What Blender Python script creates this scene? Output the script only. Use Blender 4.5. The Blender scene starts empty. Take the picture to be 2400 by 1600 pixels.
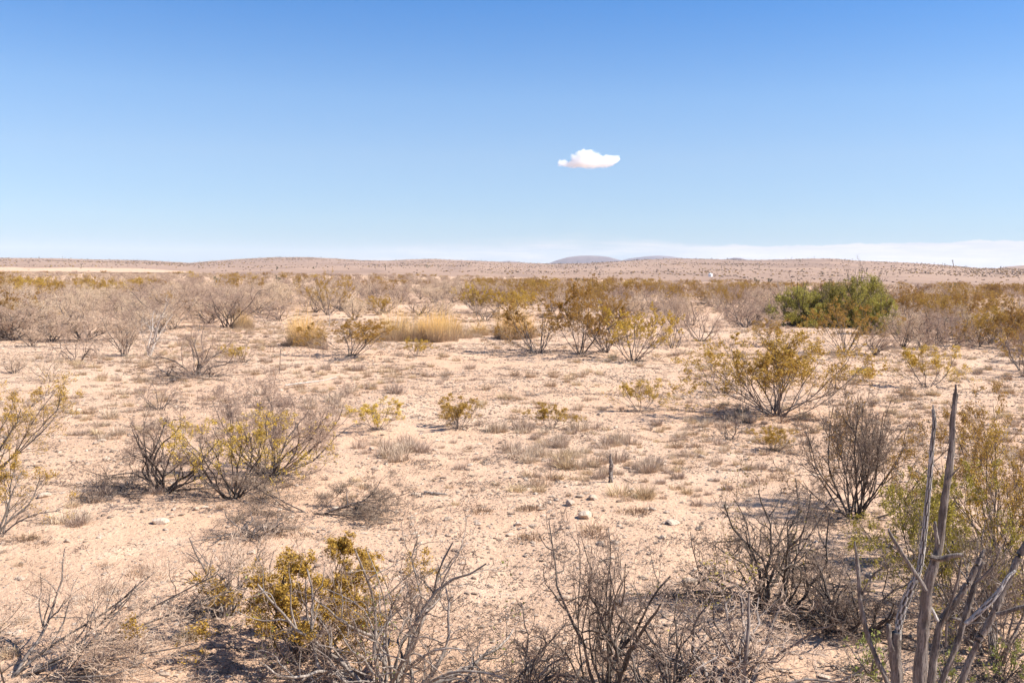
import bpy, math, random
import numpy as np
from mathutils import Vector, Matrix, Euler

S = bpy.context.scene
C = S.collection
R = math.radians

# ------------------------------------------------------------------ camera
F_PX = 2400 * 35 / 36.0          # focal length in pixels of the 2400 px frame
EYE = Vector((0, 0, 3.0))
cam = bpy.data.cameras.new('camera')
cam.lens, cam.sensor_width = 35, 36
cam.clip_start, cam.clip_end = 0.1, 60000
cam_o = bpy.data.objects.new('camera', cam)
C.objects.link(cam_o)
ROLL = R(-0.66)
CAM_R = Matrix.Rotation(R(90 - 4.167), 3, 'X') @ Matrix.Rotation(-ROLL, 3, 'Z')
cam_o.matrix_world = Matrix.Translation(EYE) @ CAM_R.to_4x4()
S.camera = cam_o

# ------------------------------------------------------------------ light
SUN_EL, SUN_AZ = R(46), R(-6)   # the sun stands to the right, a touch behind the camera
to_sun = Vector((math.cos(SUN_EL) * math.cos(SUN_AZ), math.cos(SUN_EL) * math.sin(SUN_AZ), math.sin(SUN_EL)))
sun = bpy.data.lights.new('sun', 'SUN')
sun.energy, sun.angle, sun.color = 4.75, R(0.53), (1.0, 0.955, 0.88)
sun_o = bpy.data.objects.new('sun', sun)
sun_o.rotation_euler = to_sun.to_track_quat('Z', 'Y').to_euler()
C.objects.link(sun_o)

W = bpy.data.worlds.new('World')
S.world = W
W.use_nodes = True


class NT:
    """Short hand for building node trees."""
    def __init__(self, tree):
        self.t = tree
        self.t.nodes.clear()

    def n(self, kind, **kw):
        ins = kw.pop('ins', {})
        nd = self.t.nodes.new(kind)
        for k, v in kw.items():
            setattr(nd, k, v)
        for k, v in ins.items():
            if isinstance(v, bpy.types.NodeSocket):
                self.t.links.new(v, nd.inputs[k])
            else:
                nd.inputs[k].default_value = v
        return nd

    def link(self, a, b):
        self.t.links.new(a, b)

    def math(self, op, a, b=0.0, c=None, clamp=False):
        nd = self.n('ShaderNodeMath', operation=op, use_clamp=clamp)
        for i, v in enumerate((a, b) if c is None else (a, b, c)):
            if isinstance(v, bpy.types.NodeSocket):
                self.link(v, nd.inputs[i])
            else:
                nd.inputs[i].default_value = v
        return nd.outputs[0]

    def mix(self, f, a, b, blend='MIX'):
        nd = self.n('ShaderNodeMix', data_type='RGBA', blend_type=blend)
        for i, v in ((0, f), (6, a), (7, b)):
            if isinstance(v, bpy.types.NodeSocket):
                self.link(v, nd.inputs[i])
            elif i == 0:
                nd.inputs[0].default_value = v
            else:
                nd.inputs[i].default_value = (*v, 1)
        return nd.outputs[2]

    def noise(self, vec, scale, detail=4, rough=0.55):
        return self.n('ShaderNodeTexNoise', ins={'Vector': vec, 'Scale': scale, 'Detail': detail, 'Roughness': rough}).outputs[0]

    def ramp(self, x, lo, hi, a=0.0, b=1.0, kind='SMOOTHSTEP'):
        nd = self.n('ShaderNodeMapRange', interpolation_type=kind, ins={0: x, 1: lo, 2: hi, 3: a, 4: b})
        return nd.outputs[0]


def build_world():
    N = NT(W.node_tree)
    sky = N.n('ShaderNodeTexSky', sky_type='NISHITA')
    sky.sun_disc = False
    sky.sun_elevation, sky.sun_rotation = SUN_EL, R(90) - SUN_AZ
    sky.altitude, sky.air_density, sky.dust_density, sky.ozone_density = 1200, 1.0, 0.35, 1.6
    tc = N.n('ShaderNodeTexCoord').outputs['Generated']
    sep = N.n('ShaderNodeSeparateXYZ', ins={0: tc})
    x, y, z = sep.outputs
    # a low bank of thin stratus far off, from straight ahead round to the right
    az = N.math('ARCTAN2', x, y)
    flat = N.n('ShaderNodeCombineXYZ', ins={0: N.math('MULTIPLY', az, 3.0), 1: N.math('MULTIPLY', z, 38.0)}).outputs[0]
    wisps = N.noise(flat, 3.2, 6, 0.62)
    edge = N.noise(N.n('ShaderNodeCombineXYZ', ins={0: N.math('MULTIPLY', az, 26.0)}).outputs[0], 1.0, 6, 0.62)
    top = N.math('ADD', N.math('ADD', N.math('SUBTRACT', N.ramp(az, -0.34, 0.06, 0.004, 0.033, 'LINEAR'), N.ramp(az, 0.07, 0.20, 0, 0.0075)), N.ramp(az, 0.25, 0.47, 0, 0.005)), N.math('MULTIPLY', N.math('SUBTRACT', edge, 0.5), 0.011))
    solid = N.ramp(az, 0.04, 0.24, 0.0, 1.0)
    soft = N.math('ADD', N.math('MULTIPLY', N.math('SUBTRACT', 1.0, solid), 0.010), 0.0013)
    body = N.ramp(N.math('DIVIDE', N.math('SUBTRACT', top, z), soft), -0.6, 1.0)
    veil = N.math('MULTIPLY', body, N.ramp(wisps, 0.36, 0.66, 0.25, 1.0))
    cover = N.math('MULTIPLY', N.math('MULTIPLY', N.mix(solid, (0, 0, 0), (1, 1, 1)), 1.0), body)
    m = N.math('MAXIMUM', N.math('MULTIPLY', veil, 0.8), N.math('MULTIPLY', cover, N.ramp(wisps, 0.25, 0.6, 0.72, 0.95)))
    m = N.math('MULTIPLY', m, N.ramp(az, -0.36, -0.02))
    cr = N.n('ShaderNodeValToRGB', ins={0: z})
    e = cr.color_ramp.elements
    while len(e) < len(SKY_TINT):
        e.new(0.5)
    for el, (pos, c) in zip(e, SKY_TINT):
        el.position = pos
        el.color = (*c, 1)
    col = N.mix(m, N.mix(1.0, sky.outputs[0], cr.outputs[0], 'MULTIPLY'), N.mix(N.ramp(N.noise(flat, 5.5, 7, 0.66), 0.36, 0.62), (CLOUD_L * 0.80, CLOUD_L * 0.855, CLOUD_L * 0.935), (CLOUD_L * 0.965, CLOUD_L * 0.97, CLOUD_L * 0.985)))
    bg = N.n('ShaderNodeBackground', ins={'Color': col, 'Strength': SKY_STRENGTH})
    out = N.n('ShaderNodeOutputWorld', ins={'Surface': bg.outputs[0]})


HAZE = 0.00007
SKY_STRENGTH = 0.10
# the clear dry air of the high desert: deeper blue overhead, no yellow at the horizon
SKY_TINT = [(0.0, (.25, .385, .60)), (0.02, (.325, .44, .62)), (0.047, (.42, .51, .655)), (0.11, (.54, .60, .70)), (0.165, (.51, .635, .765)), (0.26, (.27, .55, .825)), (1.0, (.36, .59, .84))]
CLOUD_L = 4.4
build_world()

S.view_settings.view_transform = 'Standard'
S.view_settings.look = 'None'
S.view_settings.exposure = 1.05
S.view_settings.gamma = 1.0
S.view_settings.use_curve_mapping = False
S.cycles.max_bounces = 8
S.cycles.diffuse_bounces = 3
S.cycles.volume_bounces = 12
S.cycles.transparent_max_bounces = 8


# ------------------------------------------------------------------ terrain functions
def _hash(ix, iy, seed):
    h = (ix.astype(np.int64) * 374761393 + iy.astype(np.int64) * 668265263 + seed * 974634777) & 0xFFFFFFFF
    h = ((h ^ (h >> 13)) * 1274126177) & 0xFFFFFFFF
    return ((h ^ (h >> 16)) & 0xFFFF) / 65535.0


def vnoise(x, y, seed=0):
    x, y = np.asarray(x, float), np.asarray(y, float)
    ix, iy = np.floor(x), np.floor(y)
    fx, fy = x - ix, y - iy
    fx, fy = fx * fx * (3 - 2 * fx), fy * fy * (3 - 2 * fy)
    a, b = _hash(ix, iy, seed), _hash(ix + 1, iy, seed)
    c, d = _hash(ix, iy + 1, seed), _hash(ix + 1, iy + 1, seed)
    return (a * (1 - fx) + b * fx) * (1 - fy) + (c * (1 - fx) + d * fx) * fy


def gh(x, y):
    """Height of the plain."""
    x, y = np.asarray(x, float), np.asarray(y, float)
    r = np.hypot(x, y)
    near = 1 / (1 + (r / 60.0) ** 2)
    z = 0.16 * (vnoise(x / 4.2, y / 4.2, 1) - 0.5) + 0.08 * (vnoise(x / 1.3, y / 1.3, 2) - 0.5)
    z = z + (0.035 * (vnoise(x / 0.42, y / 0.42, 3) - 0.5) + 0.018 * (vnoise(x / 0.17, y / 0.17, 9) - 0.5)) * near
    return z + 0.5 * (vnoise(x / 60, y / 60, 4) - 0.5) * np.clip((r - 30) / 100, 0, 1)


def ray(px, py):
    return (CAM_R @ Vector(((px - 1200) / F_PX, -(py - 800) / F_PX, -1.0))).normalized()


def at(px, py):
    """Where the plain shows at a point of the frame."""
    d = ray(px, py)
    if d.z > -0.0012:
        d.z = -0.0012
    z = 0.0
    for _ in range(12):
        t = (z - EYE.z) / d.z
        p = EYE + d * t
        z = float(gh(p.x, p.y))
    return Vector((p.x, p.y, z))


def on(px, py, dist):
    """The point seen at (px, py) at a horizontal distance."""
    d = ray(px, py)
    return EYE + d * (dist / math.hypot(d.x, d.y))


def az_of(px, py=630):
    d = ray(px, py)
    return math.atan2(d.x, d.y)


def pix(p):
    """Frame coordinates of a point, for wording labels and spreading things."""
    v = CAM_R.transposed() @ (Vector(p) - EYE)
    return 1200 + F_PX * v.x / -v.z, 800 - F_PX * v.y / -v.z


# ------------------------------------------------------------------ objects
def mesh_np(name, verts, faces, mats, smooth=False, mat_idx=None):
    me = bpy.data.meshes.new(name)
    me.from_pydata(np.asarray(verts, float), [], faces)
    for m in (mats if isinstance(mats, (list, tuple)) else [mats]):
        me.materials.append(m)
    if mat_idx is not None:
        me.polygons.foreach_set('material_index', np.asarray(mat_idx, dtype=np.int32))
    if smooth:
        me.polygons.foreach_set('use_smooth', np.ones(len(me.polygons), dtype=bool))
    me.update()
    return me


def obj(name, me, parent=None):
    o = bpy.data.objects.new(name, me)
    C.objects.link(o)
    if parent is not None:
        o.parent = parent
    return o


def tag(o, label=None, cat=None, group=None, kind=None):
    for k, v in (('label', label), ('category', cat), ('group', group), ('kind', kind)):
        if v is not None:
            o[k] = v
    return o


def thing(name, label, cat, loc, group=None, rz=0.0, scale=(1, 1, 1)):
    o = bpy.data.objects.new(name, None)
    o.empty_display_size = 0.2
    C.objects.link(o)
    o.location, o.rotation_euler, o.scale = loc, (0, 0, rz), scale
    return tag(o, label, cat, group)


# ------------------------------------------------------------------ materials
def mat(name):
    m = bpy.data.materials.new(name)
    m.use_nodes = True
    return m, NT(m.node_tree)


def finish(N, col, rough=0.85, bump=None, bump_strength=0.3, bump_dist=0.02, spec=0.25, trans=None):
    b = N.n('ShaderNodeBsdfPrincipled', ins={'Roughness': rough, 'Specular IOR Level': spec})
    if isinstance(col, bpy.types.NodeSocket):
        N.link(col, b.inputs['Base Color'])
    else:
        b.inputs['Base Color'].default_value = (*col, 1)
    if bump is not None:
        bp = N.n('ShaderNodeBump', ins={'Height': bump, 'Strength': bump_strength, 'Distance': bump_dist})
        N.link(bp.outputs[0], b.inputs['Normal'])
    sh = b.outputs[0]
    if trans is not None:
        tl = N.n('ShaderNodeBsdfTranslucent')
        if isinstance(col, bpy.types.NodeSocket):
            N.link(col, tl.inputs[0])
        else:
            tl.inputs[0].default_value = (*col, 1)
        mx = N.n('ShaderNodeMixShader', ins={0: trans, 1: sh, 2: tl.outputs[0]})
        sh = mx.outputs[0]
    N.n('ShaderNodeOutputMaterial', ins={'Surface': sh})


def m_sand():
    m, N = mat('sand')
    p = N.n('ShaderNodeNewGeometry').outputs['Position']
    big, mid, fine = N.noise(p, 0.09, 4), N.noise(p, 0.9, 6, 0.62), N.noise(p, 26, 4, 0.7)
    col = N.mix(N.ramp(big, 0.38, 0.64), (0.57, 0.365, 0.238), (0.60, 0.408, 0.28))
    col = N.mix(N.ramp(mid, 0.46, 0.74), col, (0.50, 0.322, 0.208))
    col = N.mix(N.ramp(mid, 0.30, 0.44, 0.5, 0.0), col, (0.65, 0.468, 0.33))
    col = N.mix(N.ramp(fine, 0.51, 0.67, 0.0, 0.85), col, (0.30, 0.195, 0.135))
    col = N.mix(N.ramp(fine, 0.25, 0.40, 0.5, 0.0), col, (0.66, 0.50, 0.38))
    vo = N.n('ShaderNodeTexVoronoi', feature='F1', ins={'Vector': p, 'Scale': 15.0})
    stone = N.ramp(vo.outputs['Distance'], 0.16, 0.30, 1.0, 0.0)
    pick = N.ramp(N.n('ShaderNodeSeparateColor', ins={0: vo.outputs['Color']}).outputs[0], 0.62, 0.66)
    stone = N.math('MULTIPLY', stone, pick)
    tone = N.n('ShaderNodeSeparateColor', ins={0: vo.outputs['Color']}).outputs[1]
    col = N.mix(N.math('MULTIPLY', stone, 0.8), col, N.mix(tone, (0.62, 0.52, 0.43), (0.33, 0.25, 0.20)))
    h = N.math('ADD', N.math('MULTIPLY', N.noise(p, 9, 8, 0.66), 0.7), N.math('ADD', N.math('MULTIPLY', fine, 0.22), N.math('MULTIPLY', stone, 0.28)))
    finish(N, col, 0.95, h, 1.0, 0.065, 0.1)
    return m


def m_hill(name, a, b, c, scale):
    m, N = mat(name)
    p = N.n('ShaderNodeNewGeometry').outputs['Position']
    st = N.n('ShaderNodeMapping', ins={'Vector': p, 'Scale': (1, 0.5, 2.5)}).outputs[0]
    n1, n2 = N.noise(st, 0.006 * scale, 5), N.noise(st, 0.05 * scale, 5, 0.65)
    col = N.mix(N.ramp(n1, 0.36, 0.64), a, b)
    col = N.mix(N.ramp(n2, 0.46, 0.72, 0, 0.8), col, c)
    wash = N.noise(N.n('ShaderNodeMapping', ins={'Vector': p, 'Scale': (1, 0.12, 1)}).outputs[0], 0.03 * scale, 5, 0.6)
    col = N.mix(N.ramp(wash, 0.52, 0.60, 0, 0.55), col, c)
    col = N.mix(N.ramp(wash, 0.36, 0.43, 0.4, 0), col, b)
    finish(N, col, 0.95, n2, 0.5, 2.0, 0.1)
    return m


def m_plant(name, a, b, trans=None, rough=0.7, objvar=0.25, grain=None, spec=0.2):
    """A colour that varies from leaf to leaf or twig to twig, and from plant to plant."""
    m, N = mat(name)
    g = N.n('ShaderNodeNewGeometry')
    rnd = N.n('ShaderNodeObjectInfo').outputs['Random']
    col = N.mix(g.outputs['Random Per Island'], a, b)
    if grain:
        tc = N.n('ShaderNodeTexCoord').outputs['Object']
        st = N.n('ShaderNodeMapping', ins={'Vector': tc, 'Scale': (1, 1, 0.25)}).outputs[0]
        col = N.mix(N.ramp(N.noise(st, 45, 4), 0.45, 0.68, 0, 0.85), col, grain)
    val = N.ramp(rnd, 0, 1, 1 - objvar, 1 + objvar, 'LINEAR')
    hsv = N.n('ShaderNodeHueSaturation', ins={'Hue': N.ramp(rnd, 0, 1, 0.488, 0.512, 'LINEAR'), 'Saturation': 1.0, 'Value': val, 'Color': col})
    finish(N, hsv.outputs[0], rough, None, trans=trans, spec=spec)
    return m


def m_golden():
    m, N = mat('golden_grass')
    g = N.n('ShaderNodeNewGeometry')
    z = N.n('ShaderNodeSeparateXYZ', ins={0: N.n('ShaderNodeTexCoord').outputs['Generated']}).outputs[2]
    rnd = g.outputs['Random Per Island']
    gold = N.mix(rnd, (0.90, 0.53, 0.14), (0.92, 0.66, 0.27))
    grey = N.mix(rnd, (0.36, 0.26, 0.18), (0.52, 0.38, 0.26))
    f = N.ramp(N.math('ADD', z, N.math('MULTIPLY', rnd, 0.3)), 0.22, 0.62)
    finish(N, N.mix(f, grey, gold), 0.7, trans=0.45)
    return m


def m_cactus(name, a, b, dark):
    m, N = mat(name)
    tc = N.n('ShaderNodeTexCoord').outputs['Object']
    st = N.n('ShaderNodeMapping', ins={'Vector': tc, 'Scale': (1, 1, 0.12)}).outputs[0]
    n1, n2 = N.noise(st, 60, 5, 0.6), N.noise(tc, 9, 4)
    col = N.mix(N.ramp(n1, 0.4, 0.62), a, b)
    col = N.mix(N.ramp(n1, 0.56, 0.74, 0, 0.85), col, dark)
    col = N.mix(N.ramp(n2, 0.48, 0.70, 0, 0.6), col, dark)
    fib = N.noise(N.n('ShaderNodeMapping', ins={'Vector': tc, 'Scale': (1, 1, 0.10)}).outputs[0], 170, 4, 0.7)
    col = N.mix(N.ramp(fib, 0.50, 0.66, 0, 0.7), col, dark)
    finish(N, col, 0.85, N.math('ADD', n1, N.math('MULTIPLY', fib, 0.6)), 1.0, 0.018, 0.15)
    return m


def m_stone(name='stone', dark=(0.44, 0.33, 0.24)):
    m, N = mat(name)
    tc = N.n('ShaderNodeTexCoord').outputs['Object']
    rnd = N.n('ShaderNodeObjectInfo').outputs['Random']
    base = N.mix(rnd, dark, (0.62, 0.485, 0.37))
    n = N.noise(tc, 3.0, 6, 0.65)
    col = N.mix(N.ramp(n, 0.45, 0.7, 0, 0.8), base, (0.36, 0.27, 0.20))
    finish(N, col, 0.9, n, 0.5, 0.1, 0.2)
    return m


M = {}
M['sand'] = m_sand()
M['hill'] = m_hill('hill_soil', (0.36, 0.24, 0.17), (0.30, 0.20, 0.145), (0.22, 0.148, 0.112), 1.0)
M['far_hill'] = m_hill('far_hill_scrub', (0.125, 0.10, 0.11), (0.18, 0.14, 0.135), (0.085, 0.072, 0.08), 0.35)
M['stem_dark'] = m_plant('dark_bark', (0.055, 0.042, 0.036), (0.13, 0.10, 0.085), grain=(0.22, 0.185, 0.165))
M['stem_black'] = m_plant('blackish_bark', (0.04, 0.03, 0.025), (0.085, 0.064, 0.052), grain=(0.16, 0.125, 0.105))
M['stem_grey'] = m_plant('grey_bark', (0.12, 0.092, 0.075), (0.24, 0.195, 0.165), grain=(0.36, 0.30, 0.26))
M['twig_pale'] = m_plant('pale_twigs', (0.39, 0.27, 0.183), (0.62, 0.46, 0.335), objvar=0.30)
M['twig_brown'] = m_plant('brown_twigs', (0.13, 0.086, 0.06), (0.31, 0.225, 0.168), objvar=0.16)
M['leaf_olive'] = m_plant('olive_leaf', (0.37, 0.22, 0.026), (0.58, 0.365, 0.075), trans=0.25)
M['leaf_brown'] = m_plant('brown_olive_leaf', (0.32, 0.185, 0.03), (0.50, 0.295, 0.075), trans=0.25)
M['leaf_gold'] = m_plant('golden_leaf', (0.47, 0.305, 0.036), (0.68, 0.465, 0.09), trans=0.3)
M['leaf_yellow'] = m_plant('yellow_green_leaf', (0.26, 0.20, 0.025), (0.42, 0.33, 0.06), trans=0.25)
M['leaf_green'] = m_plant('green_leaf', (0.28, 0.25, 0.042), (0.56, 0.48, 0.12), trans=0.35)
M['leaf_fresh'] = m_plant('fresh_green_leaf', (0.22, 0.22, 0.05), (0.33, 0.33, 0.10), trans=0.3)
M['yucca'] = m_plant('yucca_leaf', (0.08, 0.085, 0.04), (0.17, 0.165, 0.085))
M['yucca_dead'] = m_plant('yucca_thatch', (0.14, 0.11, 0.08), (0.26, 0.20, 0.14))
M['grass_grey'] = m_plant('grey_grass', (0.40, 0.29, 0.205), (0.60, 0.46, 0.345), trans=0.15, objvar=0.2)
M['grass_tan'] = m_plant('tan_grass', (0.40, 0.275, 0.165), (0.60, 0.44, 0.28), trans=0.15, objvar=0.2)
M['grass_rust'] = m_plant('rusty_grass', (0.20, 0.125, 0.075), (0.36, 0.235, 0.14), trans=0.1, objvar=0.2)
M['pebble'] = m_stone('pebble', (0.20, 0.135, 0.095))
M['golden'] = m_golden()
M['stone'] = m_stone()
M['cactus_white'] = m_cactus('bleached_cactus_wood', (0.52, 0.47, 0.43), (0.66, 0.61, 0.56), (0.20, 0.165, 0.14))
M['cactus_brown'] = m_cactus('brown_cactus_wood', (0.175, 0.14, 0.118), (0.36, 0.30, 0.26), (0.055, 0.043, 0.037))
M['dead_pale'] = m_plant('bleached_wood', (0.42, 0.35, 0.29), (0.60, 0.52, 0.45), grain=(0.22, 0.18, 0.15))


# ------------------------------------------------------------------ plants: growth
def nrm(a):
    return a / np.maximum(np.linalg.norm(a, axis=-1, keepdims=True), 1e-9)


def grow(rng, start, d, length, r0, r1, P, wig, up=0.0):
    n = len(start)
    pts = np.zeros((n, P, 3))
    pts[:, 0] = start
    d = nrm(d)
    for k in range(1, P):
        d = nrm(d + rng.normal(0, wig, (n, 3)) + np.array([0, 0, up]))
        pts[:, k] = pts[:, k - 1] + d * (length / (P - 1))[:, None]
    pts[:, 1:, 2] = np.maximum(pts[:, 1:, 2], 0.015)
    f = np.linspace(0, 1, P)[None]
    return pts, r0[:, None] * (1 - f) + r1[:, None] * f, length


def sprout(rng, br, m, t, ang, ln, rr, P, wig, up=0.0, tip=0.35, rmin=0.0012, lmin=0.0):
    pts, rad, length = br
    n, Pp, _ = pts.shape
    par = np.repeat(np.arange(n), m)
    k = len(par)
    tt = rng.uniform(t[0], t[1], k) * (Pp - 1)
    i = np.minimum(tt.astype(int), Pp - 2)
    f = (tt - i)[:, None]
    a, b = pts[par, i], pts[par, i + 1]
    tan = nrm(b - a)
    perp = nrm(np.cross(tan, rng.normal(0, 1, (k, 3))))
    th = rng.uniform(R(ang[0]), R(ang[1]), k)[:, None]
    L = np.maximum(length[par] * rng.uniform(ln[0], ln[1], k) * (1.12 - 0.45 * tt / (Pp - 1)), lmin)
    r = np.maximum((rad[par, i] * (1 - f[:, 0]) + rad[par, i + 1] * f[:, 0]) * rr, rmin)
    return grow(rng, a * (1 - f) + b * f, tan * np.cos(th) + perp * np.sin(th), L, r, np.maximum(r * tip, rmin * 0.6), P, wig, up)


def tubes(parts, sides=3):
    V, Fc, o = [], [], 0
    for pts, rad in parts:
        n, P, _ = pts.shape
        t = nrm(np.gradient(pts, axis=1))
        ref = np.where(np.abs(t[..., 2:3]) < 0.9, np.array([0, 0, 1.0]), np.array([1.0, 0, 0]))
        u = nrm(np.cross(t, ref))
        v = np.cross(t, u)
        a = np.arange(sides) * 2 * np.pi / sides
        ring = pts[:, :, None] + rad[:, :, None, None] * (np.cos(a)[:, None] * u[:, :, None] + np.sin(a)[:, None] * v[:, :, None])
        V.append(ring.reshape(-1, 3))
        N_, P_, J_ = np.meshgrid(np.arange(n), np.arange(P - 1), np.arange(sides), indexing='ij')
        ix = lambda p, j: (o + (N_ * P + p) * sides + j % sides).ravel()
        Fc.append(np.stack([ix(P_, J_), ix(P_, J_ + 1), ix(P_ + 1, J_ + 1), ix(P_ + 1, J_)], 1))
        o += n * P * sides
    return np.concatenate(V), np.concatenate(Fc)


def leaf_quads(rng, c, size, flat=0.0, asp=0.6):
    n = len(c)
    a = rng.normal(0, 1, (n, 3))
    a[:, 2] *= 1 - flat
    a = nrm(a)
    b = nrm(np.cross(a, rng.normal(0, 1, (n, 3))))
    s = (size * rng.uniform(0.6, 1.3, n))[:, None]
    V = np.stack([c - a * s, c + b * s * asp, c + a * s, c - b * s * asp], 1).reshape(-1, 3)
    return V, np.arange(n * 4).reshape(-1, 4)


def along(rng, br, m, t0=0.2, jit=0.012):
    pts, rad, ln = br
    n, P, _ = pts.shape
    par = np.repeat(np.arange(n), m)
    tt = rng.uniform(t0, 1, len(par)) * (P - 1)
    i = np.minimum(tt.astype(int), P - 2)
    f = (tt - i)[:, None]
    return pts[par, i] * (1 - f) + pts[par, i + 1] * f + rng.normal(0, jit, (len(par), 3))


def base_dirs(rng, n, tilt, pw=0.7):
    """Stem directions fanning out of one crown of roots, spread evenly round it."""
    az = np.arange(n) * 2 * np.pi / n * 2.618 + rng.normal(0, 0.35, n)
    tl = np.radians(tilt[0] + (tilt[1] - tilt[0]) * rng.uniform(0, 1, n) ** pw)
    return np.stack([np.sin(tl) * np.cos(az), np.sin(tl) * np.sin(az), np.cos(tl)], 1), tl, az


class Kind:
    """A plant model: named parts, each a mesh, with its natural width and height."""
    def __init__(self, name, parts, q=4.0):
        self.name, self.parts = name, parts       # [(part name, verts, faces, material, smooth)]
        P = np.concatenate([p[1] for p in parts])
        self.w = float(np.mean([np.percentile(P[:, k], 100 - q) - np.percentile(P[:, k], q) for k in (0, 1)]))
        self.h = float(np.percentile(P[:, 2], 97.5))
        self._me, self._all = None, None

    def meshes(self):
        if self._me is None:
            self._me = [(n, mesh_np(self.name + '_' + n, v, f, m, s)) for n, v, f, m, s in self.parts]
        return self._me

    def joined(self):
        """The same plant as one mesh, for the uncountable scrub."""
        if self._all is None:
            V, Fc, mats, idx, o = [], [], [], [], 0
            for k, (n, v, f, m, s) in enumerate(self.parts):
                V.append(v); Fc.append(f + o); mats.append(m); idx += [k] * len(f); o += len(v)
            if len({f.shape[1] for f in Fc}) > 1:
                Fc = [list(map(int, r)) for f in Fc for r in f]
            else:
                Fc = np.concatenate(Fc)
            me = mesh_np(self.name + '_whole', np.concatenate(V), Fc, mats, False, idx)
            self._all = bpy.data.objects.new(self.name + '_whole', me)
        return self._all


def creosote(seed, stems=15, H=1.8, tilt=(6, 52), leaf='leaf_olive', bark='stem_dark', wig=0.10, leaves=13, lsize=0.0135,
             m2=6, m3=5, m4=5, extra=(), thick=1.0, lift=0.05, leaf_t=0.25, clumpy=0.55, name='creosote'):
    rng = np.random.default_rng(seed)
    d, tl, az = base_dirs(rng, stems, tilt)
    L = H * rng.uniform(0.70, 0.98, stems) * (1 + 0.22 * (1 - np.cos(tl)) * 2)
    for e in extra:
        d = np.vstack([d, np.array(e[:3])[None]])
        L = np.append(L, e[3])
    n = len(d)
    st = np.zeros((n, 3))
    st[:, :2] = rng.normal(0, 0.05 * H / 1.8, (n, 2)) + d[:, :2] * 0.05
    st[:, 2] = -0.04
    r = rng.uniform(0.008, 0.017, n) * thick
    b1 = grow(rng, st, d, L, r, r * 0.35, 9, wig, lift)
    b2 = sprout(rng, b1, m2, (0.30, 0.97), (16, 42), (0.22, 0.52), 0.62, 6, wig * 1.2, lift * 0.8)
    b3 = sprout(rng, b2, m3, (0.30, 1.0), (20, 48), (0.28, 0.55), 0.6, 4, wig * 1.5, lift)
    b4 = sprout(rng, b3, m4, (0.25, 1.0), (20, 55), (0.35, 0.65), 0.6, 3, wig * 1.8, lift, lmin=0.05)
    V, Fc = tubes([b1[:2], b2[:2]], 5)
    V2, F2 = tubes([b3[:2], b4[:2]], 3)
    parts = [('stem', V, Fc, M[bark], True), ('crown', V2, F2, M['twig_brown'], False)]
    if leaves:
        c = along(rng, b4, leaves, leaf_t)
        keep = rng.uniform(0, 1, len(c)) < np.clip(-0.05 + 1.25 * (c[:, 2] / H), 0.05, 1.0)
        clump = vnoise(c[:, 0] * 3.2 + 50 + seed, c[:, 1] * 3.2 + c[:, 2] * 2.6 + 90, seed)
        keep &= clump > rng.uniform(0.0, clumpy, len(c))
        lv, lf = leaf_quads(rng, c[keep], lsize)
        parts.append(('foliage', lv, lf, M[leaf], False))
    return Kind(name, parts, 1.2 if len(extra) else 4.0)


def bare(seed, stems=10, H=1.6, tilt=(8, 66), twig='twig_pale', bark='stem_dark', wig=0.2, m=(5, 6, 6, 4), extra=(), thick=1.0, lift=0.05,
         fine=1.0, leaves=0, leaf='leaf_fresh', lsize=0.012, name='bare_shrub', sides=5):
    rng = np.random.default_rng(seed)
    d, tl, az = base_dirs(rng, stems, tilt)
    L = H * rng.uniform(0.62, 0.95, stems) * (1 + 0.35 * (1 - np.cos(tl)))
    for e in extra:
        d = np.vstack([d, np.array(e[:3])[None]])
        L = np.append(L, e[3])
    n = len(d)
    st = np.zeros((n, 3))
    st[:, :2] = rng.normal(0, 0.06, (n, 2)) + d[:, :2] * 0.06
    st[:, 2] = -0.04
    r = rng.uniform(0.011, 0.024, n) * thick
    b1 = grow(rng, st, d, L, r, r * 0.3, 10, wig, lift)
    b2 = sprout(rng, b1, m[0], (0.22, 0.97), (22, 60), (0.25, 0.55), 0.62, 7, wig * 1.2, lift * 0.7)
    b3 = sprout(rng, b2, m[1], (0.25, 1.0), (24, 65), (0.30, 0.6), 0.6, 5, wig * 1.3, lift * 0.5)
    b4 = sprout(rng, b3, m[2], (0.2, 1.0), (25, 70), (0.35, 0.7), 0.62, 4, wig * 1.3, 0.02, rmin=0.0016 * fine, lmin=0.06)
    tw = [b3[:2], b4[:2]]
    last = b4
    if m[3]:
        last = sprout(rng, b4, m[3], (0.2, 1.0), (25, 75), (0.4, 0.8), 0.7, 3, wig, 0.02, rmin=0.0014 * fine, lmin=0.05)
        tw.append(last[:2])
    V, Fc = tubes([b1[:2], b2[:2]], sides)
    V2, F2 = tubes(tw, 3)
    parts = [('stem', V, Fc, M[bark], True), ('crown', V2, F2, M[twig], False)]
    if leaves:
        c = along(rng, last, leaves, 0.2)
        c = c[vnoise(c[:, 0] * 2.2 + 31 + seed, c[:, 1] * 2.2 + c[:, 2] * 2 + 77, seed) > 0.62]
        lv, lf = leaf_quads(rng, c, lsize)
        parts.append(('foliage', lv, lf, M[leaf], False))
    return Kind(name, parts, 1.2 if len(extra) else 4.0)


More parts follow.
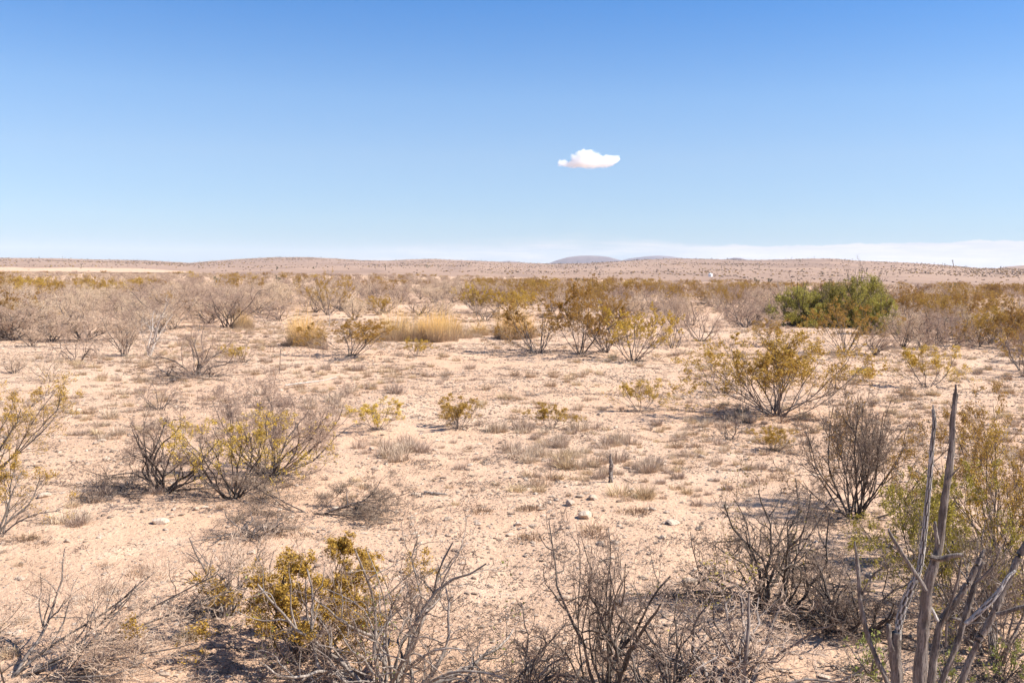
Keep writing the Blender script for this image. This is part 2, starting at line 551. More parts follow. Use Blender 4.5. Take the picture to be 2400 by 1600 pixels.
def blades(rng, n, rad, h, lean, width, curve=0.4):
    az = rng.uniform(0, 2 * np.pi, n)
    rr = rad * np.sqrt(rng.uniform(0, 1, n))
    b = np.stack([rr * np.cos(az), rr * np.sin(az), np.full(n, -0.01)], 1)
    tl = np.radians(rng.uniform(2, lean, n))
    az2 = az + rng.normal(0, 0.7, n)
    out = np.stack([np.cos(az2), np.sin(az2), np.zeros(n)], 1)
    L = (h * rng.uniform(0.45, 1.05, n) * (1 - 0.5 * (rr / rad) ** 2))[:, None]
    P = [b]
    for k in (0.5, 1.0):
        t = tl * (1 + curve * k * 1.6)
        P.append(b + L * k * (out * np.sin(t)[:, None] + np.array([0, 0, 1.0]) * np.cos(t)[:, None]))
    fa = rng.uniform(0, 2 * np.pi, n)
    side = np.stack([np.cos(fa), np.sin(fa), np.zeros(n)], 1)
    w = width * rng.uniform(0.6, 1.3, n)[:, None]
    V = np.stack([P[0] - side * w, P[0] + side * w, P[1] + side * w * 0.8, P[1] - side * w * 0.8, P[2] + side * w * 0.2, P[2] - side * w * 0.2], 1).reshape(-1, 3)
    i = np.arange(n)[:, None] * 6
    return V, np.concatenate([i + np.array([[0, 1, 2, 3]]), i + np.array([[3, 2, 4, 5]])])


def tuft(seed, m, n=130, h=0.26, rad=0.10, lean=48, width=0.0035):
    rng = np.random.default_rng(seed)
    v, f = blades(rng, n, rad, h, lean, width)
    v2, f2 = blades(rng, n // 3, rad * 1.1, h * 0.35, 75, width)
    return Kind('grass_tuft', [('blades', v, f, M[m], False), ('litter', v2, f2, M['grass_rust'], False)])


def golden(seed, h=1.0):
    """A loose mound: several bunches of their own height, long fine blades nodding outward."""
    rng = np.random.default_rng(seed)
    VB, FB, VG, FG = [], [], [], []
    for k in range(9):
        a, q = rng.uniform(0, 6.28), 0.62 * rng.uniform(0, 1) ** 0.6
        c = np.array([q * math.cos(a), q * math.sin(a), 0])
        hh = h * rng.uniform(.35, 1.1) * (1 - .5 * q)
        v, f = blades(rng, 330, .24, hh, 46, .0032, .5)
        FB.append(f + sum(map(len, VB))); VB.append(v + c)
        v, f = blades(rng, 120, .26, hh * .42, 55, .0035, .4)
        FG.append(f + sum(map(len, VG))); VG.append(v + c)
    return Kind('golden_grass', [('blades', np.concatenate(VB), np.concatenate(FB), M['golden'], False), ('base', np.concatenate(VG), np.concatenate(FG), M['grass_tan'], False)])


def yucca(seed, heads=1, H=2.4, leaves=90, LL=0.55):
    rng = np.random.default_rng(seed)
    V, Fc, o = [], [], 0
    ends, bs = [], []
    d, tl, az = base_dirs(rng, heads, (2, 12) if heads == 1 else (10, 38))
    L = H * rng.uniform(0.7, 1.0, heads) if heads > 1 else np.array([H])
    st = np.tile([[0, 0, -0.05]], (heads, 1))
    b = grow(rng, st, d, L, np.full(heads, 0.14), np.full(heads, 0.10), 7, 0.07, 0.05)
    tv, tf = tubes([b[:2]], 7)
    LV, LF = [], []
    DV, DF = [], []
    for k in range(heads):
        tip = b[0][k, -1]
        ax = nrm(b[0][k, -1] - b[0][k, -2])
        for dead, cnt in ((False, leaves), (True, leaves // 2)):
            dd = rng.normal(0, 1, (cnt, 3))
            dd = nrm(dd) + ax * (0.55 if not dead else -0.9)
            dd = nrm(dd)
            s0 = tip - ax * (rng.uniform(0, 0.25, cnt) if not dead else rng.uniform(0.15, 0.6, cnt))[:, None]
            l = (LL * rng.uniform(0.7, 1.15, cnt) * (1 if not dead else 0.75))[:, None]
            sd = nrm(np.cross(dd, rng.normal(0, 1, (cnt, 3)))) * 0.022
            v = np.stack([s0 - sd, s0 + sd, s0 + dd * l + sd * 0.1, s0 + dd * l - sd * 0.1], 1).reshape(-1, 3)
            X, Y = (DV, DF) if dead else (LV, LF)
            Y.append(np.arange(cnt * 4).reshape(-1, 4) + sum(len(q) for q in X))
            X.append(v)
    return Kind('yucca', [('trunk', tv, tf, M['yucca_dead'], True), ('foliage', np.concatenate(LV), np.concatenate(LF), M['yucca'], False),
                          ('thatch', np.concatenate(DV), np.concatenate(DF), M['yucca_dead'], False)])


def ico(sub=2):
    import bmesh
    bm = bmesh.new()
    bmesh.ops.create_icosphere(bm, subdivisions=sub, radius=1.0)
    bm.verts.ensure_lookup_table()
    v = np.array([x.co[:] for x in bm.verts])
    f = np.array([[q.index for q in p.verts] for p in bm.faces])
    bm.free()
    return v, f


ICO2, ICO1, ICO3 = ico(2), ico(1), ico(3)


def stone(seed, base=ICO2):
    """A broken, flat-sided stone half sunk in the sand."""
    rng = np.random.default_rng(seed)
    v = base[0].copy()
    for _ in range(11):                       # cut by random planes for facets
        n = nrm(rng.normal(0, 1, 3))
        dpl = rng.uniform(0.55, 0.92)
        over = v @ n - dpl
        v = v - np.where(over > 0, over, 0)[:, None] * n
    v = v * np.array([1.0, rng.uniform(0.6, 0.9), rng.uniform(0.4, 0.62)])
    v = v + rng.normal(0, 0.012, v.shape)
    v[:, 2] += 0.16
    return v, base[1]


# ------------------------------------------------------------------ the plain
def polar(name, az, rr, zf, m, kind='structure'):
    A, Q = np.meshgrid(az, rr, indexing='ij')
    x, y = Q * np.sin(A), Q * np.cos(A)
    V = np.stack([x, y, zf(A, Q, x, y)], -1).reshape(-1, 3)
    n, k = len(az), len(rr)
    I, J = np.meshgrid(np.arange(n - 1), np.arange(k - 1), indexing='ij')
    Fc = np.stack([I * k + J, I * k + J + 1, (I + 1) * k + J + 1, (I + 1) * k + J], -1).reshape(-1, 4)
    o = obj(name, mesh_np(name, V, Fc, m, True))
    return tag(o, kind=kind)


az_g = np.radians(np.concatenate([np.arange(-180, -42, 3.0), np.arange(-42, 42, 0.22), np.arange(42, 180.1, 3.0)]))
rr_g = np.concatenate([[0.02, 1, 2, 3, 4, 4.6], np.arange(5, 30, 0.075), np.arange(30, 60, 0.35), np.geomspace(60, 9000, 80)])
g_o = polar('ground', az_g, rr_g, lambda A, Q, x, y: gh(x, y), M['sand'])
tag(g_o, 'flat pale sandy desert plain reaching to the hills')


# ------------------------------------------------------------------ hills
def sky_line(pts):
    """Skyline given in the frame as bearing and slope."""
    a = [az_of(*p) for p in pts]
    s = [ray(*p).z / math.hypot(ray(*p).x, ray(*p).y) for p in pts]
    return np.array(a), np.array(s)


NEAR_A, NEAR_S = sky_line([(-700, 606), (-300, 602), (0, 604), (120, 605), (220, 608), (340, 610), (410, 614), (445, 616), (490, 612), (560, 607), (640, 603), (720, 602.5), (790, 606), (850, 610), (910, 610.5),
                           (960, 608), (1011, 606.5), (1060, 609), (1120, 611), (1200, 615), (1290, 618), (1370, 617), (1440, 613), (1500, 609), (1580, 605.5), (1650, 607), (1750, 609.5), (1830, 608.5),
                           (1900, 606), (1950, 606), (2010, 611), (2090, 614), (2150, 617), (2220, 622), (2290, 628), (2340, 629), (2400, 629), (2700, 640), (3100, 650)])
CREST_A, CREST_R = [-1.2, -0.45, -0.22, -0.05, 0.1, 0.3, 0.6, 1.2], [1500, 1450, 1750, 1600, 1500, 1150, 1100, 1100]
BASE_A, BASE_R = [-1.2, -0.45, -0.2, 0.0, 0.2, 0.45, 1.2], [340, 340, 340, 310, 240, 260, 260]


def near_hill(A, Q):
    h = EYE.z + np.interp(A, NEAR_A, NEAR_S) * np.interp(A, CREST_A, CREST_R)
    Rc, r0 = np.interp(A, CREST_A, CREST_R), np.interp(A, BASE_A, BASE_R)
    t = (Q - r0) / (Rc - r0)
    x, y = Q * np.sin(A), Q * np.cos(A)
    z = np.where(t < 1, h * np.clip(t, 0, 1) ** 1.3, h - (Q - Rc) * 0.03)
    lump = (vnoise(x / 70, y / 110, 21) - 0.5) * 1.5 + (vnoise(x / 22, y / 40, 22) - 0.5) * 0.5
    return z + lump * np.clip(t * 2.2, 0, 1) * np.clip(1.15 - t, 0.12, 1) - 0.35 + 0.35 * np.clip(t * 20, 0, 1)


az_h = np.radians(np.arange(-44, 44.01, 0.12))
hill_t = np.concatenate([np.linspace(-0.02, 1, 60), np.linspace(1.03, 1.4, 8)])
A_, T_ = np.meshgrid(az_h, hill_t, indexing='ij')
Q_ = np.interp(A_, BASE_A, BASE_R) + T_ * (np.interp(A_, CREST_A, CREST_R) - np.interp(A_, BASE_A, BASE_R))
V_ = np.stack([Q_ * np.sin(A_), Q_ * np.cos(A_), near_hill(A_, Q_)], -1).reshape(-1, 3)
n_, k_ = len(az_h), len(hill_t)
I_, J_ = np.meshgrid(np.arange(n_ - 1), np.arange(k_ - 1), indexing='ij')
F_ = np.stack([I_ * k_ + J_, I_ * k_ + J_ + 1, (I_ + 1) * k_ + J_ + 1, (I_ + 1) * k_ + J_], -1).reshape(-1, 4)
tag(obj('low_hills', mesh_np('low_hills', V_, F_, M['hill'], True)), 'long low tan hills dotted with scrub along the horizon', kind='structure')


def at_hill(px, py):
    """Where the hill slope shows at a point of the frame."""
    a = az_of(px, py)
    d = np.arange(200, 1900, 2.0)
    z = near_hill(np.full(len(d), a), d)
    line = np.array([on(px, py, q).z for q in d])
    k = int(np.argmax(z >= line))
    return Vector((d[k] * math.sin(a), d[k] * math.cos(a), float(z[k]))), float(d[k])


def pale_field(name, a0, a1, t0, t1, label):
    az = np.linspace(a0, a1, 90)
    tt = np.linspace(0, 1, 14)
    A, T = np.meshgrid(az, tt, indexing='ij')
    u = (A - a0) / (a1 - a0)
    rag = 0.6 + 0.4 * vnoise(A * 60, A * 0, 91)
    t = t0 + (t1 - t0) * T * rag * np.clip(np.minimum(u, 1 - u) * 6, 0.05, 1)
    Q = np.interp(A, BASE_A, BASE_R) + t * (np.interp(A, CREST_A, CREST_R) - np.interp(A, BASE_A, BASE_R))
    V = np.stack([Q * np.sin(A), Q * np.cos(A), near_hill(A, Q) + 0.25], -1).reshape(-1, 3)
    I, J = np.meshgrid(np.arange(89), np.arange(13), indexing='ij')
    Fc = np.stack([I * 14 + J, I * 14 + J + 1, (I + 1) * 14 + J + 1, (I + 1) * 14 + J], -1).reshape(-1, 4)
    tag(obj(name, mesh_np(name, V, Fc, M['sand'], True)), label, kind='structure')


pale_field('pale_field', az_of(-500), az_of(475), 0.03, 0.19, 'pale bare field at the foot of the left ridge')
pale_field('pale_strip', az_of(2120), az_of(2700), 0.004, 0.03, 'narrow strip of pale dirt at the foot of the right ridge')


def far_hill(name, pts, dist, label, m):
    a, s = sky_line(pts)
    az = np.linspace(a[0], a[-1], 120)
    rr = np.concatenate([np.linspace(dist * 0.8, dist, 24), np.linspace(dist * 1.02, dist * 1.25, 10)])

    def zf(A, Q, x, y):
        h = EYE.z + np.interp(A, a, s) * dist
        t = np.clip(1 - np.abs(Q - dist) / (dist * 0.2), 0, 1)
        z = -20 + (h + 20) * np.sin(t * math.pi / 2) ** 0.9
        return z + (vnoise(x / 160, y / 300, 31) - 0.5) * 14 * t * (1 - t) * 2
    tag(polar(name, az, rr, zf, m), label, kind='structure')


far_hill('far_hill', [(1262, 626), (1286, 617), (1305, 610), (1330, 603), (1355, 600), (1380, 599), (1405, 600), (1425, 602), (1440, 606), (1455, 610), (1480, 616), (1500, 622)], 5200,
         'bluish flat topped hill far beyond the low ridge', M['far_hill'])
far_hill('far_mountain', [(1420, 624), (1455, 611), (1475, 606), (1500, 603), (1520, 600.5), (1545, 599.5), (1570, 601), (1590, 604), (1620, 607), (1660, 613), (1700, 624)], 6400,
         'faint blue mountain showing its top over the ridge', M['far_hill'])
far_hill('distant_rise', [(1120, 624), (1165, 614), (1190, 611), (1215, 613), (1240, 618), (1260, 626)], 6000, 'small pale rise in the gap left of the flat topped hill', M['far_hill'])
far_hill('dark_hill', [(2290, 640), (2330, 630), (2360, 625), (2400, 622), (2450, 618), (2520, 618), (2700, 640)], 2600, 'dark wooded hill at the far right of the horizon', M['hill'])
far_hill('dark_crest', [(1690, 620), (1705, 608), (1720, 605), (1735, 606), (1752, 610), (1765, 620)], 2900, 'small dark hilltop peeping over the ridge', M['far_hill'])


# ------------------------------------------------------------------ scattering what nobody could count
def scatter(name, label, kinds, pts, rz, sc, pick, group=None):
    pc = bpy.data.collections.new(name + '_models')
    for i, k in enumerate(kinds):
        o = k if isinstance(k, bpy.types.Object) else k.joined()
        o = o.copy()
        o.name = '%s_%02d' % (name, i)
        pc.objects.link(o)
    me = bpy.data.meshes.new(name)
    me.from_pydata(np.asarray(pts, float), [], [])
    a = me.attributes.new('rz', 'FLOAT', 'POINT'); a.data.foreach_set('value', np.asarray(rz, np.float32))
    a = me.attributes.new('sc', 'FLOAT_VECTOR', 'POINT'); a.data.foreach_set('vector', np.asarray(sc, np.float32).ravel())
    a = me.attributes.new('pick', 'INT', 'POINT'); a.data.foreach_set('value', np.asarray(pick, np.int32))
    o = obj(name, me)
    tag(o, label, kind='stuff')
    g = bpy.data.node_groups.new(name, 'GeometryNodeTree')
    g.interface.new_socket('Geometry', in_out='INPUT', socket_type='NodeSocketGeometry')
    g.interface.new_socket('Geometry', in_out='OUTPUT', socket_type='NodeSocketGeometry')
    N = NT(g)
    gi, go = N.n('NodeGroupInput'), N.n('NodeGroupOutput')
    ci = N.n('GeometryNodeCollectionInfo', transform_space='ORIGINAL')
    ci.inputs['Collection'].default_value = pc
    ci.inputs['Separate Children'].default_value = True
    ci.inputs['Reset Children'].default_value = True

    def at_(nm, ty):
        nd = N.n('GeometryNodeInputNamedAttribute', data_type=ty)
        nd.inputs['Name'].default_value = nm
        return nd.outputs[0]
    rot = N.n('ShaderNodeCombineXYZ')
    N.link(at_('rz', 'FLOAT'), rot.inputs[2])
    e2r = N.n('FunctionNodeEulerToRotation')
    N.link(rot.outputs[0], e2r.inputs[0])
    ip = N.n('GeometryNodeInstanceOnPoints')
    ip.inputs['Pick Instance'].default_value = True
    N.link(gi.outputs[0], ip.inputs['Points'])
    N.link(ci.outputs[0], ip.inputs['Instance'])
    N.link(at_('pick', 'INT'), ip.inputs['Instance Index'])
    N.link(e2r.outputs[0], ip.inputs['Rotation'])
    N.link(at_('sc', 'FLOAT_VECTOR'), ip.inputs['Scale'])
    N.link(ip.outputs[0], go.inputs[0])
    md = o.modifiers.new('scatter', 'NODES')
    md.node_group = g
    return o


# ------------------------------------------------------------------ plant models used again and again
K = {}
K['bare'] = [bare(100 + i, stems=[9, 12, 8, 11, 10, 13][i], H=1.6, wig=[0.18, 0.22, 0.26, 0.2, 0.24, 0.16][i], tilt=[(8, 66), (5, 55), (15, 72), (8, 60), (10, 75), (5, 62)][i]) for i in range(6)]
K['creosote'] = [creosote(200 + i, stems=[14, 18, 12, 16, 15, 20][i], tilt=[(6, 58), (4, 52), (10, 66), (6, 56), (8, 62), (5, 56)][i], leaves=17) for i in range(6)]
K['brown'] = [creosote(230 + i, stems=[14, 18, 13, 16][i], leaf='leaf_brown', leaves=13, tilt=[(6, 58), (4, 52), (10, 66), (6, 56)][i]) for i in range(4)]
K['small'] = [creosote(260 + i, stems=[11, 14, 9, 12][i], H=0.7, tilt=(8, 64), m2=5, m3=5, m4=4, lsize=0.0095, leaves=15, thick=0.45, wig=0.12, leaf_t=0.2, leaf='leaf_gold') for i in range(4)]
K['sparse'] = [bare(280 + i, stems=9, H=0.7, m=(4, 4, 3, 0), thick=0.5, tilt=(5, 55)) for i in range(3)]
K['grey_tuft'] = [tuft(300 + i, 'grass_grey', n=[150, 110, 190][i], h=[0.26, 0.2, 0.3][i]) for i in range(3)]
K['tan_tuft'] = [tuft(310 + i, 'grass_tan', n=[130, 100, 170][i], h=[0.24, 0.18, 0.3][i]) for i in range(3)]
K['rust_tuft'] = [tuft(320 + i, 'grass_rust', n=[110, 90][i], h=[0.13, 0.10][i], rad=0.13, lean=70) for i in range(2)]
K['golden'] = [golden(330 + i) for i in range(3)]
K['yucca'] = [yucca(340, 1, 2.2), yucca(341, 1, 1.2), yucca(342, 3, 2.4), yucca(343, 2, 2.0), yucca(344, 1, 2.8)]
K['bleached'] = [bare(350 + i, stems=6, H=2.0, bark='dead_pale', twig='dead_pale', m=(4, 3, 2, 0), tilt=(2, 30), wig=0.16, thick=1.5) for i in range(2)]



def thicket(seed, H=2.6, leaf='leaf_green', n=46):
    """A dense leafy shrub: many upright feathery sprays on a stem fan, foliage down to the ground."""
    rng = np.random.default_rng(seed)
    d, tl, az = base_dirs(rng, n, (2, 86), 0.55)
    r = rng.uniform(.012, .026, n)
    b1 = grow(rng, np.zeros((n, 3)) + d * [.12, .12, 0], d, H * rng.uniform(.55, .66, n) * (1 - .06 * (1 - np.cos(tl))), r, r * .3, 8, .09, .0)
    b2 = sprout(rng, b1, 6, (.12, 1), (22, 66), (.22, .36), .6, 6, .16, .0)
    b3 = sprout(rng, b2, 6, (.1, 1), (22, 62), (.35, .6), .6, 5, .18, .01)
    b4 = sprout(rng, b3, 4, (.1, 1), (22, 62), (.35, .6), .6, 3, .2, .0, lmin=.07)
    v, f = tubes([b1[:2], b2[:2]], 5)
    v2, f2 = tubes([b3[:2], b4[:2]], 3)
    c = np.concatenate([along(rng, b4, 8, .1, .03), along(rng, b3, 8, .2, .04)])
    c = c[vnoise(c[:, 0] * 2.4 + 40 + seed, c[:, 1] * 2.4 + c[:, 2] * 1.9 + 60, seed) > rng.uniform(.15, .45, len(c))]
    e = (np.hypot(c[:, 0], c[:, 1]) / np.percentile(np.hypot(c[:, 0], c[:, 1]), 88)) ** 2 + (c[:, 2] / np.percentile(c[:, 2], 93)) ** 2
    c = c[e < rng.uniform(0.95, 1.45, len(c))]
    lv, lf = leaf_quads(rng, c, .023)
    return Kind('green_shrub', [('stem', v, f, M['stem_dark'], True), ('crown', v2, f2, M['twig_brown'], False), ('foliage', lv, lf, M[leaf], False)])


K['green'] = [thicket(370), thicket(371, leaf='leaf_green')]
landmarks = []       # (px, py, words) for wording labels of small repeated things
taken = []           # (x, y, radius) of ground already planted
placed = []          # (kind word, px, py) of everything placed by hand


def plant(kind, name, label, cat, loc, group=None, rz=0.0, sx=1.0, sz=1.0):
    r = thing(name, label, cat, loc, group, rz, (sx, sx, sz))
    for n, me in kind.meshes():
        obj(n, me, r)
    return r


def put(kind, name, cat, group, px, py, xl, xr, ytop, label, words=None, rz=None, shift=0.0):
    """Stand a plant where its root shows at (px, py), as wide and tall as it shows."""
    p = at(px, py)
    d = math.hypot(p.x, p.y)
    top = on(px, ytop, d)
    w = (on(xr, py, d) - on(xl, py, d)).length
    h = max(top.z - p.z, 0.05)
    rng_ = random.Random(int(px * 7 + py * 13))
    r = plant(kind, name, label, cat, p, group, rng_.uniform(0, 6.28) if rz is None else rz, w / kind.w, h / kind.h)
    taken.append((p.x, p.y, w * 0.42))
    placed.append((name, px, (py + ytop) / 2))
    if words:
        landmarks.append((px, py, words))
    return r


GB, GC = 'leafless grey shrubs of the scrub belt', 'olive leaved bushes on the sandy plain'
bare_rows = [
    (0, 10, 778, -60, 78, 696, 'dense leafless grey shrub cut by the left edge of the scrub belt', 'the grey shrub at the left edge'),
    (1, 109, 750, 55, 160, 684, 'dark centred leafless shrub behind the row of grey shrubs at far left', None),
    (5, 76, 813, 40, 112, 760, 'small leafless grey shrub before the edge shrub at far left', None),
    (2, 185, 846, 145, 258, 742, 'tall leafless shrub with dark crooked stems, left of the fan shaped bare one', 'the tall dark stemmed shrub'),
    (3, 291, 835, 243, 332, 738, 'fan shaped bare shrub between the dark stemmed shrub and the bleached dead one', 'the fan shaped bare shrub'),
    (4, 459, 880, 372, 548, 748, 'wide bare grey shrub standing alone with a heap of dry litter at its foot', 'the wide lone shrub'),
    (2, 112, 895, 62, 170, 828, 'small crooked leafless shrub with a single short trunk at the sand edge', 'the small crooked shrub'),
    (1, 34, 875, 5, 66, 826, 'low thin leafless shrub beside the small crooked one, nearest the left edge', None),
    (0, 459, 747, 412, 492, 694, 'round bare shrub with dark trunk in front of the olive patch', None),
    (3, 537, 768, 478, 612, 674, 'largest bare pale grey shrub of the left belt, with black forked trunk', 'the largest pale grey shrub'),
    (4, 655, 752, 620, 722, 708, 'flat topped bare shrub with a short forked trunk left of the golden grass', 'the flat topped bare shrub'),
    (5, 190, 768, 148, 245, 692, 'pale leafless shrub directly behind the tall dark stemmed one', None),
    (0, 296, 760, 258, 332, 692, 'pale leafless shrub directly behind the fan shaped bare one', None),
    (3, 831, 750, 798, 872, 699, 'round bare grey shrub behind the olive bush with the golden grass', None),
    (1, 984, 739, 926, 1032, 690, 'wide bare grey shrub standing right behind the longest golden grass clump', 'the grey shrub behind the golden grass'),
    (2, 1038, 742, 1008, 1084, 700, 'smaller bare shrub beside the wide one behind the golden grass', None),
    (4, 1137, 752, 1078, 1186, 696, 'bare grey shrub between the golden grass and the tall olive bushes', None),
    (2, 1575, 815, 1522, 1632, 700, 'bare shrub with long arching dark branches right of the olive bush row', 'the arching bare shrub'),
    (0, 1644, 800, 1592, 1704, 718, 'upright bare shrub leaning over the arching one from the right', None),
    (5, 1935, 762, 1890, 1985, 722, 'small bare grey shrub in front of the big green thicket', None),
    (1, 2051, 832, 2006, 2094, 757, 'bare purplish shrub just behind the right arm of the big spreading bush', 'the purplish bare shrub'),
    (3, 2117, 813, 2078, 2164, 726, 'tall pale leafless shrub second to the right of the green thicket', None),
    (5, 2158, 813, 2118, 2202, 763, 'low bare shrub between the tall pale one and the olive tinted one', None),
    (2, 2226, 818, 2184, 2296, 736, 'olive tinted bare shrub with a thick dark clump of stems at its foot', 'the olive tinted shrub'),
    (0, 2396, 869, 2326, 2460, 756, 'large bare shrub cut by the right edge above the dead cactus', 'the bare shrub at the right edge'),
    (4, 1767, 757, 1728, 1806, 700, 'pale bare shrub just left of the big green thicket', None),
    (1, 2330, 800, 2290, 2380, 735, 'pale bare shrub behind the olive bush by the right edge', None),
]
for v, px, py, xl, xr, yt, lab, wd in bare_rows:
    put(K['bare'][v], 'bare_shrub', 'shrub', GB, px, py, xl, xr, yt, lab, wd)

put(K['bleached'][0], 'dead_shrub', 'dead shrub', None, 350, 834, 306, 392, 692, 'bleached dead shrub with bone pale upright branches in the left scrub belt', 'the bleached dead shrub')
put(K['bleached'][1], 'dead_shrub', 'dead shrub', None, 1832, 700, 1818, 1850, 650, 'small pale dead plant poking up at the left of the green thicket')
put(K['sparse'][0], 'bare_shrub', 'shrub', GB, 575, 849, 560, 608, 812, 'tiny bare shrub touching the small olive ball of leaves')
put(K['sparse'][1], 'bare_shrub', 'shrub', GB, 1694, 922, 1655, 1735, 852, 'thin see through bare plant at the left of the big spreading bush', 'the thin bare plant')
put(K['sparse'][2], 'bare_shrub', 'shrub', GB, 1708, 1030, 1680, 1740, 965, 'wispy leafless plant on the shaded gravel below the big spreading bush')
put(K['sparse'][0], 'bare_shrub', 'shrub', GB, 378, 960, 330, 430, 885, 'faint grey leafless plant on open sand above the dark forked shrub')

creo_rows = [
    ('creosote', 0, 824, 834, 730, 915, 750, 'wide olive bush standing in front of the golden grass', 'the wide olive bush'),
    ('small', 0, 977, 835, 952, 1012, 795, 'small yellow olive bush below the longest golden grass clump', 'the small yellow olive bush'),
    ('brown', 0, 1259, 828, 1165, 1335, 705, 'fan shaped golden brown bush, first of the olive row', 'the golden brown bush'),
    ('creosote', 2, 1358, 832, 1255, 1440, 668, 'tallest olive bush of the row, with pale grey stems', 'the tallest olive bush'),
    ('brown', 1, 1420, 826, 1370, 1500, 722, 'thin olive bush between the tallest one and the last of the row', None),
    ('creosote', 4, 1484, 846, 1425, 1575, 722, 'open olive bush at the right end of the olive row', 'the last bush of the olive row'),
    ('creosote', 1, 892, 739, 866, 916, 694, 'narrow olive bush beside the round grey shrub behind the golden grass', None),
    ('creosote', 3, 1205, 742, 1164, 1246, 682, 'dark olive bush showing its leaves above the golden brown one', None),
    ('brown', 2, 770, 738, 728, 846, 645, 'tall dark olive bush rising highest in the left half of the scrub', 'the tall dark olive bush'),
    ('small', 1, 548, 848, 522, 574, 808, 'small round olive bush at the right foot of the wide lone shrub', None),
    ('brown', 3, 1980, 828, 1905, 2066, 712, 'large brownish olive bush behind the big spreading bush', 'the brownish olive bush'),
    ('brown', 0, 1811, 812, 1768, 1866, 750, 'low brownish bush behind the left half of the big spreading bush', None),
    ('creosote', 5, 2297, 798, 2248, 2345, 733, 'golden olive bush right of the olive tinted bare shrub', 'the golden olive bush'),
    ('small', 2, 2172, 905, 2112, 2244, 812, 'lone olive bush on thin stems in the gravel right of the spreading bush', 'the lone thin stemmed olive bush'),
    ('small', 3, 2025, 892, 2004, 2066, 862, 'little olive sprig under the right arm of the spreading bush', None),
    ('small', 0, 885, 1006, 828, 956, 940, 'dome shaped small olive bush on the open sand, widest of its row', 'the dome shaped small bush'),
    ('small', 1, 1075, 1003, 1026, 1130, 932, 'small ragged olive bush in the middle of the open sand', 'the small ragged bush'),
    ('small', 3, 1290, 1003, 1250, 1338, 950, 'small faded olive bush beside two grey grass tufts', 'the small faded bush'),
    ('small', 2, 1501, 962, 1450, 1556, 892, 'small dark stemmed olive bush left of the thin bare plant', 'the small dark stemmed bush'),
    ('small', 1, 1812, 1055, 1770, 1852, 1000, 'small twiggy olive plant below the shadow of the spreading bush', None),
    ('creosote', 2, 2420, 880, 2350, 2480, 780, 'olive bush leaning in from the right edge behind the dead cactus', None),
    ('brown', 2, 2255, 735, 2205, 2310, 690, 'brown olive bush behind the golden olive one by the right edge', None),
    ('creosote', 1, 2330, 745, 2285, 2380, 698, 'olive bush behind the bare shrub at the right edge', None),
    ('creosote', 0, 400, 742, 365, 450, 690, 'golden olive bush in the left scrub behind the bleached dead shrub', None),
]
for kk, v, px, py, xl, xr, yt, lab, wd in creo_rows:
    put(K[kk][v], 'olive_bush', 'bush', GC, px, py, xl, xr, yt, lab, wd)

# golden grass
GG = 'clumps of tall golden grass'
for v, px, py, xl, xr, yt, lab in [
    (0, 718, 812, 672, 772, 752, 'golden grass clump left of the wide olive bush'),
    (1, 925, 798, 886, 982, 750, 'pale golden grass clump right beside the wide olive bush'),
    (2, 1000, 796, 945, 1050, 741, 'brightest golden grass clump in the middle of the golden line'),
    (0, 1058, 790, 1012, 1095, 748, 'golden grass clump at the right end of the golden line'),
    (1, 1122, 786, 1098, 1150, 764, 'low golden grass clump between the golden line and the olive row'),
    (2, 1182, 794, 1150, 1214, 735, 'tall golden grass clump at the left of the golden brown bush'),
    (0, 1240, 790, 1212, 1272, 752, 'golden grass clump glowing through the golden brown bush'),
    (1, 570, 770, 545, 598, 742, 'small orange grass clump at the foot of the largest pale grey shrub'),
]:
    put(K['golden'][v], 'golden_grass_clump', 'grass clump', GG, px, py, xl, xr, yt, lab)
landmarks.append((1000, 790, 'the golden grass'))

# the green thicket: three plants grown together
GT = 'green leafy shrubs of the thicket'
for v, px, py, xl, xr, yt, lab in [
    (0, 1872, 764, 1806, 1932, 676, 'green leafy shrub forming the lower left half of the thicket'),
    (1, 1950, 760, 1896, 2016, 668, 'green leafy shrub in the middle of the thicket'),
    (0, 2016, 764, 1962, 2078, 652, 'tallest green leafy shrub at the right of the thicket'),
    (1, 2062, 782, 2016, 2096, 696, 'yellowish green shrub at the right foot of the thicket'),
]:
    put(K['green'][v], 'green_shrub', 'shrub', GT, px, py, xl, xr, yt, lab)
landmarks.append((1950, 750, 'the green thicket'))

# ------------------------------------------------------------------ single plants of the foreground
big = creosote(501, stems=24, H=1.9, tilt=(10, 58), bark='stem_grey', leaf='leaf_brown', leaves=9, m2=7, m3=6, m4=5, thick=1.05, wig=0.12, lsize=0.0165,
               extra=[(-0.84, -0.15, 0.50, 2.15), (0.86, -0.25, 0.44, 2.2), (0.95, -0.3, 0.22, 2.1), (-0.7, -0.3, 0.65, 1.9)], lift=0.03)
put(big, 'spreading_bush', 'bush', None, 1819, 974, 1640, 2046, 788, 'big spreading olive bush with many bare grey stems, alone on the gravel', 'the big spreading bush', rz=0.0)

